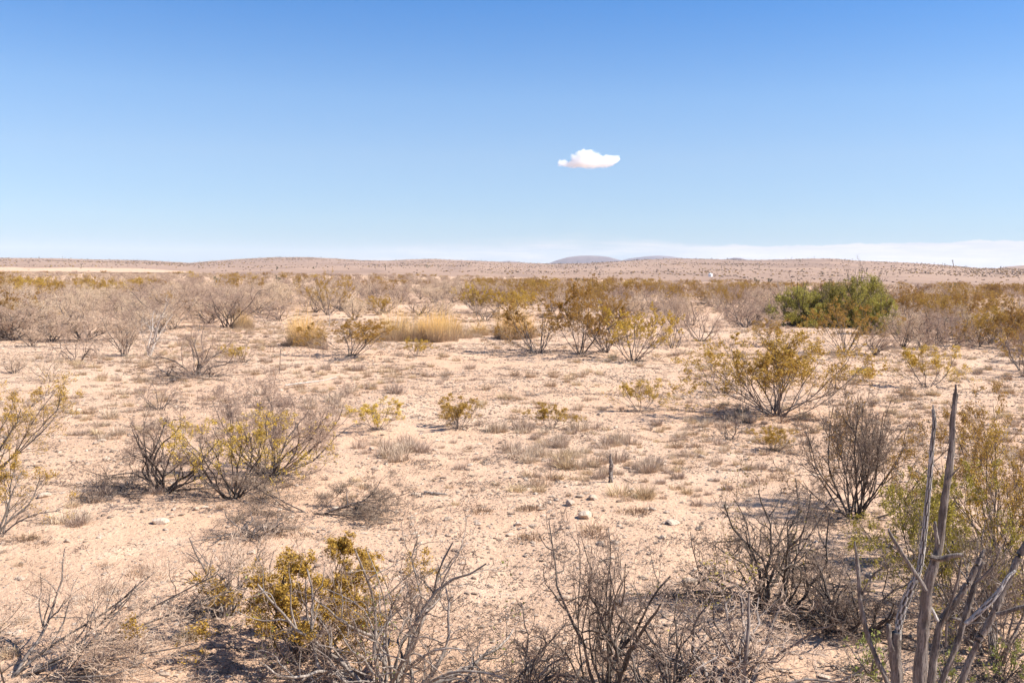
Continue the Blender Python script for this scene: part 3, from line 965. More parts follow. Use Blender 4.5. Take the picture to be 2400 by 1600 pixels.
forked = bare(510, stems=13, H=1.2, tilt=(5, 72), wig=0.25, bark='stem_black', twig='twig_brown', m=(4, 5, 4, 3), thick=0.9, fine=1.1,
              extra=[(-0.95, 0.1, 0.35, 1.25), (-0.6, 0.2, 0.8, 1.3), (0.2, 0.1, 1.0, 1.2)])
put(forked, 'bare_shrub', 'shrub', None, 376, 1152, 140, 520, 975, 'dark leafless shrub with crooked forked branches beside the leaning olive bush', 'the dark forked shrub', rz=0.0)
leaning = creosote(511, stems=20, H=1.25, tilt=(8, 68), bark='stem_black', leaf='leaf_olive', leaves=9, lsize=0.0105, m2=5, m3=5, m4=4, thick=.8, wig=0.18, extra=[(0.7, 0.1, 0.6, 1.2), (0.8, 0.3, 0.4, 1.2)])
put(leaning, 'olive_bush', 'bush', None, 548, 1166, 365, 735, 965, 'bright olive bush between the dark forked shrub and the hazy grey one', 'the bright olive bush', rz=0.0)
hazy = bare(512, stems=16, H=1.4, tilt=(8, 68), wig=0.17, m=(5, 6, 6, 5), bark='stem_dark', twig='twig_pale', thick=0.9, extra=[(0.9, 0.1, 0.4, 1.5), (0.95, 0.2, 0.25, 1.5), (0.8, -0.1, 0.5, 1.4)])
put(hazy, 'bare_shrub', 'shrub', None, 632, 1112, 535, 850, 900, 'hazy pale grey shrub of fine twigs spreading right behind the bright olive bush', 'the hazy grey shrub', rz=0.0)

edge_a = creosote(520, stems=14, H=1.6, tilt=(10, 58), bark='stem_dark', leaves=10, lsize=.0095, wig=0.10, extra=[(0.75, 0.1, 0.6, 1.8), (0.6, -0.1, 0.75, 1.9)])
put(edge_a, 'olive_bush', 'bush', None, -45, 1130, -270, 190, 895, 'golden olive bush leaning into the picture over the left edge', 'the olive bush at the left edge', rz=0.0)
edge_b = creosote(521, stems=11, H=1.0, tilt=(10, 58), bark='stem_dark', leaves=10, lsize=.009, wig=0.12)
put(edge_b, 'olive_bush', 'bush', None, -15, 1260, -150, 140, 1075, 'lower olive bush under the one leaning over the left edge', None, rz=0.3)

fallen = bare(530, stems=0, H=0.6, bark='stem_dark', twig='twig_brown', m=(7, 6, 5, 2), wig=0.16, lift=0.01, thick=0.65, fine=1.4,
              extra=[(1, .35, .22, 1.0), (1, .1, .16, 1.1), (1, -.15, .10, 1.0), (.9, -.4, .08, .8), (.9, .5, .35, .8), (-.8, .25, .35, 1.0), (-.75, .3, .5, 1.1), (-.7, -.4, .08, .7), (-1, -.2, .06, .9), (.5, .6, .5, .55)])
put(fallen, 'fallen_branch', 'branch', None, 735, 1200, 560, 900, 1118, 'fallen dead branches fanned out on the sand right of the bright olive bush', 'the fallen branches', rz=0.0)
for px, py, xl, xr, yt, lab, sd in [(585, 1245, 500, 720, 1195, 'flat heap of broken dry twigs in front of the fallen branches', 531), (262, 1162, 180, 330, 1118, 'dry brush heap at the left foot of the dark forked shrub', 532),
                                    (470, 1425, 415, 560, 1395, 'dark rotting brush heap in front of the bottom olive bush', 533), (440, 885, 340, 560, 850, 'flat dry brush spread round the foot of the wide lone shrub', 534)]:
    k = bare(sd, stems=16, H=0.5, tilt=(62, 88), bark='stem_dark', twig='twig_brown', m=(4, 4, 3, 0), wig=0.25, lift=0.0, thick=0.6)
    put(k, 'brush_heap', 'brush', None, px, py, xl, xr, yt, lab, None, rz=0.0)

swept = bare(540, stems=3, H=1.3, tilt=(20, 60), bark='stem_dark', twig='twig_pale', m=(7, 6, 5, 2), wig=0.13, lift=0.02, thick=.7, fine=1.0,
             extra=[(.88, .35, .36, 1.75), (.72, .45, .55, 1.6), (.95, .1, .22, 1.3), (.5, .5, .7, 1.3), (.8, .0, .15, 1.0), (.2, .5, .8, 1.2), (.9, -.3, .2, 1.0), (.7, .7, .25, 1.3)])
put(swept, 'leaning_shrub', 'shrub', None, -20, 1600, -330, 400, 1290, 'dead shrub with long branches swept low to the right at the bottom left corner', None, rz=0.0)
upright = bare(541, stems=10, H=0.9, tilt=(2, 32), bark='stem_dark', twig='twig_brown', m=(4, 3, 3, 0), wig=0.16, thick=.8, fine=1.3)
put(upright, 'bare_shrub', 'shrub', None, 535, 1440, 450, 640, 1262, 'small upright leafless shrub behind the bottom olive bush', 'the small upright shrub')

low_olive = creosote(550, clumpy=0.15, stems=20, H=0.9, tilt=(6, 62), bark='stem_dark', leaf='leaf_gold', leaves=17, lsize=0.0095, m2=5, m3=5, m4=5, wig=0.16, thick=.7)
put(low_olive, 'olive_bush', 'bush', None, 715, 1545, 508, 905, 1300, 'thick leaved olive bush tangled in the big bare shrub at the bottom', 'the bottom olive bush', rz=0.0)
bottom = bare(551, stems=24, H=1.25, tilt=(5, 68), wig=0.25, bark='stem_grey', twig='twig_brown', m=(5, 4, 3, 1), lift=0.04, thick=0.92, fine=1.2, leaves=1, sides=6,
              extra=[(-.85, .2, .4, 1.2), (-.9, -.1, .25, 1.1)])
put(bottom, 'bare_shrub', 'shrub', None, 905, 1650, 545, 1190, 1285, 'big twisted bare shrub at the bottom with the olive bush on its left', 'the big twisted shrub', rz=0.0)
bent = bare(560, stems=11, H=1.4, tilt=(4, 56), wig=0.29, bark='stem_black', twig='twig_brown', m=(6, 5, 3, 1), thick=1.1, fine=1.3, sides=7,
            extra=[(-.35, 0, .95, 1.6), (.2, .1, 1, 1.55), (.45, 0, .85, 1.3)], lift=0.08)
put(bent, 'bare_shrub', 'shrub', None, 1425, 1660, 1265, 1590, 1245, 'tall crooked dark shrub with a thick forked trunk, in the bottom middle', 'the tall crooked shrub', rz=0.0)
curl = bare(561, stems=14, H=0.8, tilt=(8, 80), wig=0.32, lift=0.0, bark='stem_dark', twig='twig_brown', m=(5, 4, 3, 1), thick=0.8, fine=1.3)
put(curl, 'bare_shrub', 'shrub', None, 1225, 1640, 1075, 1360, 1440, 'low curling bare shrub between the two big bare shrubs at the bottom', None)
tangle = bare(562, stems=20, H=1.0, tilt=(8, 76), wig=0.27, lift=0.02, bark='stem_grey', twig='twig_pale', m=(5, 4, 3, 1), thick=0.85, fine=1.2, leaves=2, leaf='leaf_yellow', lsize=0.011)
put(tangle, 'bare_shrub', 'shrub', None, 1730, 1640, 1500, 1990, 1385, 'pale tangled shrub with a few yellow green leaves at the bottom', 'the pale tangled shrub')
dark = bare(563, stems=20, H=1.35, tilt=(6, 76), wig=0.29, lift=0.02, bark='stem_black', twig='twig_brown', m=(6, 5, 4, 1), thick=1.1, fine=1.3, sides=6, leaves=1, leaf='leaf_yellow', lsize=0.012,
            extra=[(-.9, .1, .5, 1.3), (.9, .1, .35, 1.3)])
put(dark, 'bare_shrub', 'shrub', None, 1795, 1425, 1612, 2005, 1135, 'large dark crooked shrub in front of the round brown one', 'the large dark shrub', rz=0.0)
round_b = bare(564, stems=22, H=1.4, tilt=(3, 64), wig=0.16, bark='stem_black', twig='twig_brown', m=(6, 5, 4, 3), thick=0.75, fine=1.3, leaves=1, leaf='leaf_brown')
put(round_b, 'bare_shrub', 'shrub', None, 2008, 1212, 1880, 2150, 918, 'round brown twiggy shrub left of the dead cactus stalks', 'the round brown shrub', rz=0.0)
right_a = creosote(570, stems=22, H=1.7, tilt=(5, 62), bark='stem_black', leaf='leaf_brown', leaves=9, wig=0.16, lsize=0.0105, m2=6, m3=6, thick=.75)
put(right_a, 'olive_bush', 'bush', None, 2330, 1300, 2140, 2560, 950, 'tall brown leaved bush behind the dead cactus at the right edge', 'the tall bush behind the cactus', rz=0.0)
right_b = creosote(571, stems=22, H=1.2, tilt=(8, 68), bark='stem_dark', leaf='leaf_yellow', leaves=10, wig=0.2, lsize=0.0105, m2=7, thick=.75)
put(right_b, 'olive_bush', 'bush', None, 2250, 1450, 2040, 2480, 1150, 'yellow green leafy bush wrapped round the foot of the dead cactus', 'the yellow green bush', rz=0.0)
more = [
    (bare(580, stems=18, H=0.8, tilt=(10, 72), wig=0.30, bark='stem_black', twig='twig_brown', m=(5, 5, 4, 1), thick=0.9, fine=1.1), 'bare_shrub', 'shrub', 1965, 1480, 1810, 2120, 1310, 'low dark tangle of branches left of the yellow green bush'),
    (bare(581, stems=18, H=1.0, tilt=(5, 66), wig=0.30, bark='stem_dark', twig='twig_brown', m=(5, 4, 3, 1), thick=0.8, fine=1.1), 'bare_shrub', 'shrub', 1565, 1640, 1430, 1720, 1390, 'bare shrub filling the gap between the tall crooked and the pale tangled shrub'),
    (creosote(582, stems=16, H=1.3, tilt=(6, 62), bark='stem_black', leaf='leaf_yellow', leaves=9, wig=0.18, lsize=0.0115, m2=7, thick=.8), 'olive_bush', 'bush', 2150, 1330, 2030, 2290, 1120, 'yellow green bush showing between the two tallest cactus stalks'),
    (bare(583, stems=16, H=1.2, tilt=(4, 66), wig=0.28, bark='stem_grey', twig='twig_brown', m=(6, 5, 4, 1), thick=0.8, fine=1.1), 'bare_shrub', 'shrub', 2330, 1540, 2180, 2500, 1240, 'pale twiggy bare shrub caught in the right arms of the dead cactus'),
    (creosote(584, stems=16, H=1.6, tilt=(6, 60), bark='stem_black', leaf='leaf_olive', leaves=8, wig=0.16, lsize=0.012, m2=7, thick=.8), 'olive_bush', 'bush', 2420, 1400, 2290, 2600, 1020, 'olive bush at the right edge above the thickest cactus arm'),
]
for k, nm, ct, px, py, xl, xr, yt, lab in more:
    put(k, nm, ct, None, px, py, xl, xr, yt, lab, None, rz=0.0)
sprig = bare(572, stems=9, H=0.5, tilt=(8, 60), wig=0.22, bark='stem_dark', twig='twig_brown', m=(3, 3, 2, 0), thick=0.5, leaves=5, leaf='leaf_fresh', lsize=0.016)
for px, py, xl, xr, yt, lab in [(2040, 1590, 1965, 2110, 1470, 'fresh green sprig left of the dead cactus foot'), (2230, 1640, 2160, 2310, 1520, 'fresh green sprig among the dead cactus stalks'),
                                (2350, 1600, 2290, 2420, 1490, 'fresh green sprig at the right of the dead cactus foot')]:
    put(sprig, 'green_sprig', 'plant', 'fresh green sprigs round the dead cactus', px, py, xl, xr, yt, lab)


# ------------------------------------------------------------------ the dead cactus
def curve3(P, n):
    """Catmull-Rom through points with radii, n samples."""
    P = np.asarray(P, float)
    Q = np.vstack([2 * P[0] - P[1], P, 2 * P[-1] - P[-2]])
    out = []
    for u in np.linspace(0, len(P) - 1 - 1e-6, n):
        i = int(u); t = u - i
        a, b, c, d = Q[i], Q[i + 1], Q[i + 2], Q[i + 3]
        out.append(0.5 * ((2 * b) + (c - a) * t + (2 * a - 5 * b + 4 * c - d) * t * t + (3 * b - a - 3 * c + d) * t ** 3))
    return np.array(out)


CACTUS_D = 5.3
foot = at(2150, 1600)
foot = Vector((on(2150, 1600, CACTUS_D).x, on(2150, 1600, CACTUS_D).y, 0))
foot.z = float(gh(foot.x, foot.y))


def limb(root, name, pts, m, lattice=0, dd=0.0, slope=0.0, label=None, jag=0.0, sides=None):
    """pts: (px, py, width in px) along the limb; a woody tube, with the diamond holes of cactus wood where lattice is set."""
    P = []
    for k, (px, py, w) in enumerate(pts):
        q = on(px, py, CACTUS_D + dd + slope * k / max(len(pts) - 1, 1))
        P.append((q.x, q.y, q.z, w * 0.43 * (q - EYE).length / F_PX))
    P = np.array(P)
    length = float(np.sum(np.linalg.norm(np.diff(P[:, :3], axis=0), axis=1)))
    sides = sides or (12 if lattice else 14)
    n = max(8, int(length / (0.021 if lattice else 0.02)))
    cv = curve3(P, n)
    rng = np.random.default_rng(int(pts[0][0] + pts[-1][1]))
    pts3 = cv[None, :, :3] - np.array(foot)[None, None]
    rad = np.abs(cv[None, :, 3])
    V, Fc = tubes([(pts3, rad)], sides)
    ringc = np.repeat(pts3[0], sides, axis=0)
    k = np.arange(len(V))
    amp = 0.10 if lattice else 0.22
    ridge = 1 + amp * (vnoise((k % sides) * 1.1, (k // sides) * 0.14, 5 + int(pts[0][0])) - 0.5) * 2 + amp * 0.8 * (vnoise((k % sides) * 0.8, (k // sides) * 0.45, 9 + int(pts[0][1])) - 0.5) * 2
    ridge = ridge + (0 if lattice else 0.06) * rng.normal(0, 1, len(V))
    V = ringc + (V - ringc) * ridge[:, None]
    if lattice:
        ring, col = (np.arange(len(Fc)) // sides), (np.arange(len(Fc)) % sides)
        hole = (((ring + 2 * (col % 2)) % 4) < 2) & (ring > 2) & (rng.uniform(0, 1, len(Fc)) < lattice)
        Fc = Fc[~hole]
    faces = [list(map(int, f)) for f in Fc]
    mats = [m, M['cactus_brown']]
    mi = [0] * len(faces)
    if lattice:                               # added dark core: stands in for the shade inside the hollow wood
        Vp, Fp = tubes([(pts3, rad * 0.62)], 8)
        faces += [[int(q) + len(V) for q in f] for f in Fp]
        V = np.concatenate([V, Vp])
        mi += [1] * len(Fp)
    else:
        faces.append(list(range(len(V) - sides, len(V))))
        mi.append(0)
    me = mesh_np(name, V, faces, mats, True, mi)
    o = obj(name, me, root)
    if lattice:
        md = o.modifiers.new('wood', 'SOLIDIFY'); md.thickness = 0.005; md.offset = -1
        md = o.modifiers.new('round', 'SUBSURF'); md.levels = md.render_levels = 1
    if label:
        o['label'] = label
    return o


cx = thing('dead_cactus', 'dead cactus of bare woody stalks rising tall by the right edge', 'dead cactus', foot)
landmarks.append((2150, 1590, 'the dead cactus'))
z8 = lambda L: [(1600 + x / 1.96, 800 + y / 1.96, w) for x, y, w in L]
limb(cx, 'stalk', z8([(1075, 2080, 27), (980, 1760, 27), (984, 1560, 26), (975, 1420, 25), (985, 1335, 21)]), M['cactus_brown'], 0, 0.0)
limb(cx, 'stub', z8([(965, 1420, 15), (950, 1360, 13), (945, 1296, 10)]), M['cactus_brown'], 0, -0.02)
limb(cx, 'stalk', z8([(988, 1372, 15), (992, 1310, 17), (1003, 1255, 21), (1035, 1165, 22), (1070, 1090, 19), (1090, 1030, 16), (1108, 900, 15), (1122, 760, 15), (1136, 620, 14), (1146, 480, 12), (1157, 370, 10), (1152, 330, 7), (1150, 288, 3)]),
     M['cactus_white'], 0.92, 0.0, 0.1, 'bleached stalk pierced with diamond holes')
limb(cx, 'stalk', z8([(1075, 2080, 34), (1078, 1760, 31), (1088, 1568, 29), (1100, 1400, 27), (1110, 1270, 26), (1130, 1120, 24), (1160, 1000, 21), (1180, 930, 20), (1202, 750, 18), (1222, 600, 16), (1238, 470, 15), (1242, 350, 12), (1252, 260, 9), (1256, 196, 4)]),
     M['cactus_brown'], 0, -0.08, 0.12, 'tallest brown stalk', sides=12)
for dx in (-5, 6):
    limb(cx, 'splinter', z8([(1246 + dx, 330, 5), (1250 + dx * 1.5, 270, 4), (1254 + dx * 1.9, 222 + abs(dx) * 3, 2)]), M['cactus_brown'], 0, 0.03)
    limb(cx, 'splinter', z8([(1153 + dx * .7, 370, 4), (1152 + dx, 330, 3), (1150 + dx * 1.3, 300 + abs(dx) * 2, 1.5)]), M['cactus_white'], 0, 0.1)
limb(cx, 'branch', z8([(1140, 990, 13), (1190, 998, 13), (1230, 985, 12), (1290, 978, 9)]), M['cactus_brown'], 0, -0.06)
limb(cx, 'stub', z8([(1170, 930, 10), (1162, 870, 9), (1160, 826, 6)]), M['cactus_brown'], 0, -0.12)
limb(cx, 'stalk', z8([(1030, 2080, 12), (985, 1680, 12), (938, 1560, 11), (895, 1465, 11), (858, 1375, 10), (835, 1290, 11), (815, 1180, 11), (808, 1080, 10), (800, 990, 8), (790, 916, 4)]), M['cactus_brown'], 0, -0.15, 0.1)
limb(cx, 'branch', z8([(1118, 1145, 8), (1096, 1105, 9), (1062, 1055, 9), (1022, 995, 9), (985, 935, 9), (955, 885, 8), (946, 858, 4)]), M['cactus_brown'], 0, -0.2)
limb(cx, 'stalk', z8([(1100, 2080, 18), (1120, 1760, 18), (1142, 1560, 18), (1158, 1430, 17), (1178, 1310, 16), (1218, 1240, 16), (1265, 1180, 15), (1310, 1110, 14), (1345, 1040, 13), (1370, 990, 11), (1386, 950, 5)]), M['cactus_brown'], 0, 0.05, 0.15)
limb(cx, 'stalk', z8([(1115, 2080, 15), (1160, 1700, 15), (1195, 1550, 14), (1235, 1450, 13), (1265, 1380, 13), (1292, 1285, 13), (1318, 1190, 13), (1348, 1100, 11), (1378, 1010, 9)]), M['cactus_brown'], 0, 0.15, 0.15)
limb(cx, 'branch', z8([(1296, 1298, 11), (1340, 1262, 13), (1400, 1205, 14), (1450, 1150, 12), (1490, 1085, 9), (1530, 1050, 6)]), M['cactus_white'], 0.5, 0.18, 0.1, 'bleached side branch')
limb(cx, 'stalk', z8([(1130, 2080, 17), (1200, 1720, 17), (1280, 1560, 16), (1330, 1430, 16), (1385, 1330, 16), (1432, 1240, 16), (1468, 1150, 16), (1505, 1075, 17), (1545, 985, 17), (1610, 890, 15), (1660, 820, 11)]), M['cactus_brown'], 0, 0.25, 0.2, sides=10)
limb(cx, 'branch', z8([(1440, 1252, 11), (1490, 1240, 10), (1545, 1222, 10), (1640, 1200, 8)]), M['cactus_brown'], 0, 0.3)
limb(cx, 'branch', z8([(1120, 1200, 8), (1145, 1230, 8), (1172, 1285, 8)]), M['cactus_white'], 0, -0.02)
limb(cx, 'branch', z8([(1185, 1310, 7), (1230, 1200, 6), (1262, 1100, 6), (1275, 1020, 4), (1284, 985, 2)]), M['cactus_brown'], 0, 0.02)
limb(cx, 'branch', z8([(818, 1180, 6), (850, 1110, 5), (886, 1060, 4), (930, 1040, 2)]), M['cactus_brown'], 0, -0.08)
limb(cx, 'branch', z8([(1345, 1110, 6), (1400, 1060, 5), (1440, 1000, 4), (1462, 940, 2)]), M['cactus_brown'], 0, 0.2)
limb(cx, 'branch', z8([(1215, 640, 5), (1250, 600, 4), (1275, 575, 2)]), M['cactus_brown'], 0, -0.02)
limb(cx, 'branch', z8([(1210, 1400, 6), (1212, 1310, 6), (1235, 1270, 6), (1280, 1280, 7)]), M['cactus_brown'], 0, 0.1)


# ------------------------------------------------------------------ small single things
def lone_tube(name, label, cat, P, m, sides=9, jag=0.1, seed=1, loc=(0, 0, 0)):
    P = np.array(P, float)
    cv = curve3(P, 26)
    rng = np.random.default_rng(seed)
    V, Fc = tubes([(cv[None, :, :3], np.abs(cv[None, :, 3]))], sides)
    ringc = np.repeat(cv[:, :3], sides, axis=0)
    V = ringc + (V - ringc) * (1 + jag * rng.normal(0, 1, len(V)))[:, None]
    faces = [list(map(int, f)) for f in Fc] + [list(range(len(V) - sides, len(V))), list(range(sides))[::-1]]
    o = obj(name, mesh_np(name, V, faces, m, False))
    o.location = loc
    return tag(o, label, cat)


p = at(1431, 1130)
lone_tube('dead_stump', 'dark dead stump standing thin and upright on open sand', 'stump', [(0, 0, -.05, .030), (.006, 0, .06, .033), (0, .01, .16, .026), (.004, .0, .25, .027), (-.006, 0, .33, .018), (-.012, 0, .42, .007)], M['cactus_brown'], jag=0.22, seed=3, loc=p)
landmarks.append((1431, 1125, 'the dead stump'))
p = at(1021, 1160)
lone_tube('stick', 'short weathered stick lying alone on bare sand', 'stick', [(-.16, .05, .03, .02), (-.05, .02, .025, .018), (.08, -.01, .02, .013), (.16, -.03, .016, .008)], M['stem_grey'], jag=0.1, seed=4, loc=p)
landmarks.append((1021, 1158, 'the short stick'))
p = at(720, 905)
lone_tube('stick', 'long pale branch lying on sand among thin grey plants', 'stick', [(-.5, -.25, .05, .022), (-.1, -.05, .09, .02), (.35, .2, .13, .015), (.7, .5, .2, .008)], M['dead_pale'], jag=0.06, seed=5, loc=p)
for px, py, yt, lab, rr_ in [(2104, 712, 664, 'thin pale dry flower stalk right of the green thicket', .035), (2246, 700, 664, 'dark topped dry stalk beside a far yucca at right', .05), (2389, 718, 690, 'short broken pale stalk in the scrub by the right edge', .06),
                             (1212, 735, 684, 'thin pale stalk rising behind the golden brown bush', .03), (1268, 720, 684, 'thin bare stalk left of the tallest olive bush top', .025), (772, 766, 730, 'thin dry stalk behind the wide olive bush', .02), (655, 875, 815, 'thin dead stalk on the sand right of the wide lone shrub', .012)]:
    p = at(px, py)
    d = math.hypot(p.x, p.y)
    h = on(px, yt, d).z - p.z
    lone_tube('dry_stalk', lab, 'dry stalk', [(0, 0, -.05, rr_), (.02, 0, h * .5, rr_ * .85), (.03, 0, h * .85, rr_ * .8), (.02, 0, h, rr_ * .4)], M['dead_pale'] if 'dark' not in lab and 'dead' not in lab else M['stem_dark'], 6, 0.05, int(px), p)


def lathe(prof, n=28):
    a = np.arange(n) * 2 * np.pi / n
    V = np.array([(r * math.cos(t), r * math.sin(t), z) for r, z in prof for t in a])
    Fc = [[k * n + j, k * n + (j + 1) % n, (k + 1) * n + (j + 1) % n, (k + 1) * n + j] for k in range(len(prof) - 1) for j in range(n)]
    return V, Fc


m_, N_ = mat('white_paint')
finish(N_, (0.8, 0.8, 0.78), 0.5)
q, tank_d = at_hill(1665, 648.5)
ts = 9.0 * tank_d / F_PX / 2.3
tank = thing('water_tank', 'tiny white water tank at the foot of the far hill', 'water tank', (q.x, q.y, q.z - 0.1), None, 0, (ts, ts, ts))
v, f = lathe([(1.15, 0), (1.15, 1.75), (1.12, 1.85)])
obj('body', mesh_np('tank_body', v, f, m_, False), tank)
v, f = lathe([(1.13, 1.84), (0.8, 2.05), (0.35, 2.18), (0.02, 2.2)])
obj('roof', mesh_np('tank_roof', v, f, m_, True), tank)
v, f = lathe([(0.25, 2.17), (0.25, 2.32), (0.02, 2.34)], 12)
obj('hatch', mesh_np('tank_hatch', v, f, m_, False), tank)
landmarks.append((1665, 645, 'the white tank'))

# yuccas that can be told apart on the plain
for v, px, py, yt, dist, lab in [(3, 1352, 664, 650, None, 'dark green yucca left of a close pair far on the plain'), (1, 1367, 664, 652, None, 'dark green yucca right of a close pair far on the plain'), (2, 1770, 668, 650, None, 'dark yucca left of the green thicket near the hill foot'),
                           (3, 1801, 668, 651, None, 'dark yucca close by the left shoulder of the green thicket'), (0, 2240, 690, 662, None, 'dark yucca before the pale dirt strip at right'), (1, 2226, 690, 667, None, 'lower yucca left of the one before the pale dirt strip'),
                           (2, 505, 668, 648, None, 'small pale branching yucca in the left scrub'), (2, 648, 664, 645, None, 'branching yucca in the scrub left of the tall dark olive bush')]:
    p = at(px, py)
    d = math.hypot(p.x, p.y)
    h = on(px, yt, d).z - p.z
    s = h / K['yucca'][v].h
    plant(K['yucca'][v], 'yucca', lab, 'yucca', p, 'yuccas of the plain and hills', px * 0.7, s, s)


# ------------------------------------------------------------------ repeats that can be counted: shrubs, tufts, stones
ORD = ['nearest', 'second nearest', 'third nearest', 'fourth nearest', 'fifth nearest', 'sixth nearest', 'seventh nearest', 'eighth nearest']


def word_items(items):
    """items: (px, py, what) -> (label, group or None): which one of its kind it is, counted from the landmark beside it."""
    out, cells = [None] * len(items), {}
    for i, (px, py, what) in enumerate(items):
        best = min(landmarks, key=lambda l: math.hypot(px - l[0], (py - l[1]) * 2.2))
        dx, dy = px - best[0], (py - best[1]) * 2.2
        rel = ('left of' if dx < 0 else 'right of') if abs(dx) > abs(dy) * 1.1 else ('in front of' if dy > 0 else 'behind')
        cells.setdefault((what, rel, best[2]), []).append((math.hypot(dx, dy), i))
    for (what, rel, lm), v in cells.items():
        v.sort()
        if len(('second nearest %s %s %s' % (what, rel, lm)).split()) > 15:
            what = what.replace('flat ', '').replace('grass ', '')
        for k, (_, i) in enumerate(v):
            if len(v) == 1:
                out[i] = ('only %s %s %s' % (what, rel, lm), None)
            elif k < len(ORD):
                out[i] = ('%s %s %s %s' % (ORD[k], what, rel, lm), None)
            else:
                out[i] = ('%s well away %s %s' % (what, {'left of': 'to the left of', 'right of': 'to the right of'}.get(rel, rel), lm), '%s %s %s' % (what, rel, lm))
    return out


def free(x, y, r):
    return all((x - a) ** 2 + (y - b) ** 2 > (r + c) ** 2 for a, b, c in taken)


# the scrub belt that closes behind the clearing
EDGE_X = [-200, 0, 200, 330, 480, 600, 700, 800, 1100, 1300, 1560, 1700, 1800, 2000, 2200, 2400, 2700]
EDGE_Y = [815, 805, 800, 790, 765, 750, 738, 735, 738, 745, 770, 770, 770, 800, 805, 850, 880]
rng = np.random.default_rng(7)
auto = []
tries = 0
while len(auto) < 420 and tries < 40000:
    tries += 1
    px = rng.uniform(-150, 2550)
    py = 694 + 170 * rng.uniform(0, 1) ** 1.9
    if py > np.interp(px, EDGE_X, EDGE_Y):
        continue
    if 1800 < px < 2085 and py > 752:
        continue
    p = at(px, py)
    if not free(p.x, p.y, 0.25 if px < 760 else 0.4):
        continue
    olive = float(0.45 * vnoise(p.x / 13 + 9, p.y / 20 + 3, 51) + 0.55 * vnoise(p.x / 2.5, p.y / 5, 52)) + np.interp(px, [0, 1200, 1600, 2400], [-0.08, -0.06, -0.03, 0.0]) > 0.5
    w, h = rng.uniform(1.5, 2.9), rng.uniform(0.9, 1.75)
    taken.append((p.x, p.y, w * 0.33))
    auto.append((px, py, p, olive, w, h, int(rng.integers(0, 1000))))
words = word_items([(a[0], a[1], 'olive bush' if a[3] else 'leafless grey shrub') for a in auto])
for (px, py, p, olive, w, h, k), (lab, grp) in zip(auto, words):
    kk = (K['brown'] if px > 1500 or k % 3 else K['creosote']) if olive else K['bare']
    kd = kk[k % len(kk)]
    plant(kd, 'olive_bush' if olive else 'bare_shrub', lab, 'bush' if olive else 'shrub', p, grp or (GC if olive else GB), k * 0.37, w / kd.w, h / kd.h * (1.15 if olive else 1))

# grass tufts on the open sand
tufts = []
rng = np.random.default_rng(11)
for px, py, n, sx, sy, kd in [(920, 1062, 22, 42, 14, 'grey'), (1290, 1050, 30, 52, 26, 'grey'), (1340, 1085, 8, 30, 10, 'tan'), (1510, 1095, 9, 30, 10, 'grey'), (1320, 885, 12, 40, 10, 'tan'), (1201, 934, 5, 16, 4, 'tan'), (1162, 1010, 4, 12, 5, 'grey'),
                               (1234, 1010, 6, 14, 5, 'grey'), (1448, 1040, 5, 22, 6, 'grey'), (172, 1225, 7, 24, 6, 'grey'), (330, 1345, 4, 16, 6, 'rust'), (75, 1270, 4, 18, 6, 'rust'), (1130, 1196, 4, 22, 4, 'rust'), (1245, 1195, 3, 10, 4, 'rust'),
                               (1470, 1197, 4, 22, 3, 'rust'), (1370, 1245, 5, 26, 6, 'rust'), (1240, 1262, 4, 14, 4, 'rust'), (1500, 1165, 4, 25, 6, 'tan'), (2140, 925, 9, 34, 6, 'tan'), (1890, 985, 8, 44, 8, 'tan'), (1650, 1000, 7, 40, 12, 'grey'), (1640, 870, 8, 30, 10, 'tan'),
                               (1730, 985, 6, 25, 8, 'grey'), (640, 870, 6, 40, 8, 'grey'), (300, 890, 6, 60, 8, 'grey'), (760, 960, 12, 60, 24, 'grey'), (840, 900, 9, 60, 22, 'grey'), (1050, 870, 10, 120, 20, 'tan'), (950, 860, 8, 90, 16, 'grey'), (1450, 890, 8, 70, 20, 'tan'), (1260, 1140, 6, 40, 12, 'tan'),
                               (620, 1260, 5, 70, 10, 'rust'), (330, 1000, 6, 70, 25, 'grey'), (1780, 1120, 5, 50, 20, 'rust'), (2050, 900, 6, 60, 20, 'tan'), (2330, 905, 6, 60, 16, 'tan'), (600, 960, 8, 60, 25, 'grey')]:
    for _ in range(n):
        tufts.append((px + rng.normal(0, sx), py + rng.normal(0, sy), kd))
items, keep = [], []
for px, py, kd in tufts:
    if not (-40 < px < 2440 and py > 815):
        continue
    p = at(px, py)
    d = math.hypot(p.x, p.y)
    s = rng.uniform(0.65, 1.25) * (1.0 if kd != 'rust' else 0.9)
    items.append((px, py, ('large ' if s > 1.05 else 'small ' if s < 0.8 else '') + {'grey': 'grey grass tuft', 'tan': 'tan grass tuft', 'rust': 'flat rusty grass tuft'}[kd]))
    keep.append((p, kd, s, int(rng.integers(0, 99))))
for (p, kd, s, k), (lab, grp) in zip(keep, word_items(items)):
    kk = K[kd + '_tuft']
    plant(kk[k % len(kk)], 'grass_tuft', lab, 'grass tuft', p, grp or 'dry grass tufts on the open sand', k * 0.7, s * 1.15, s)

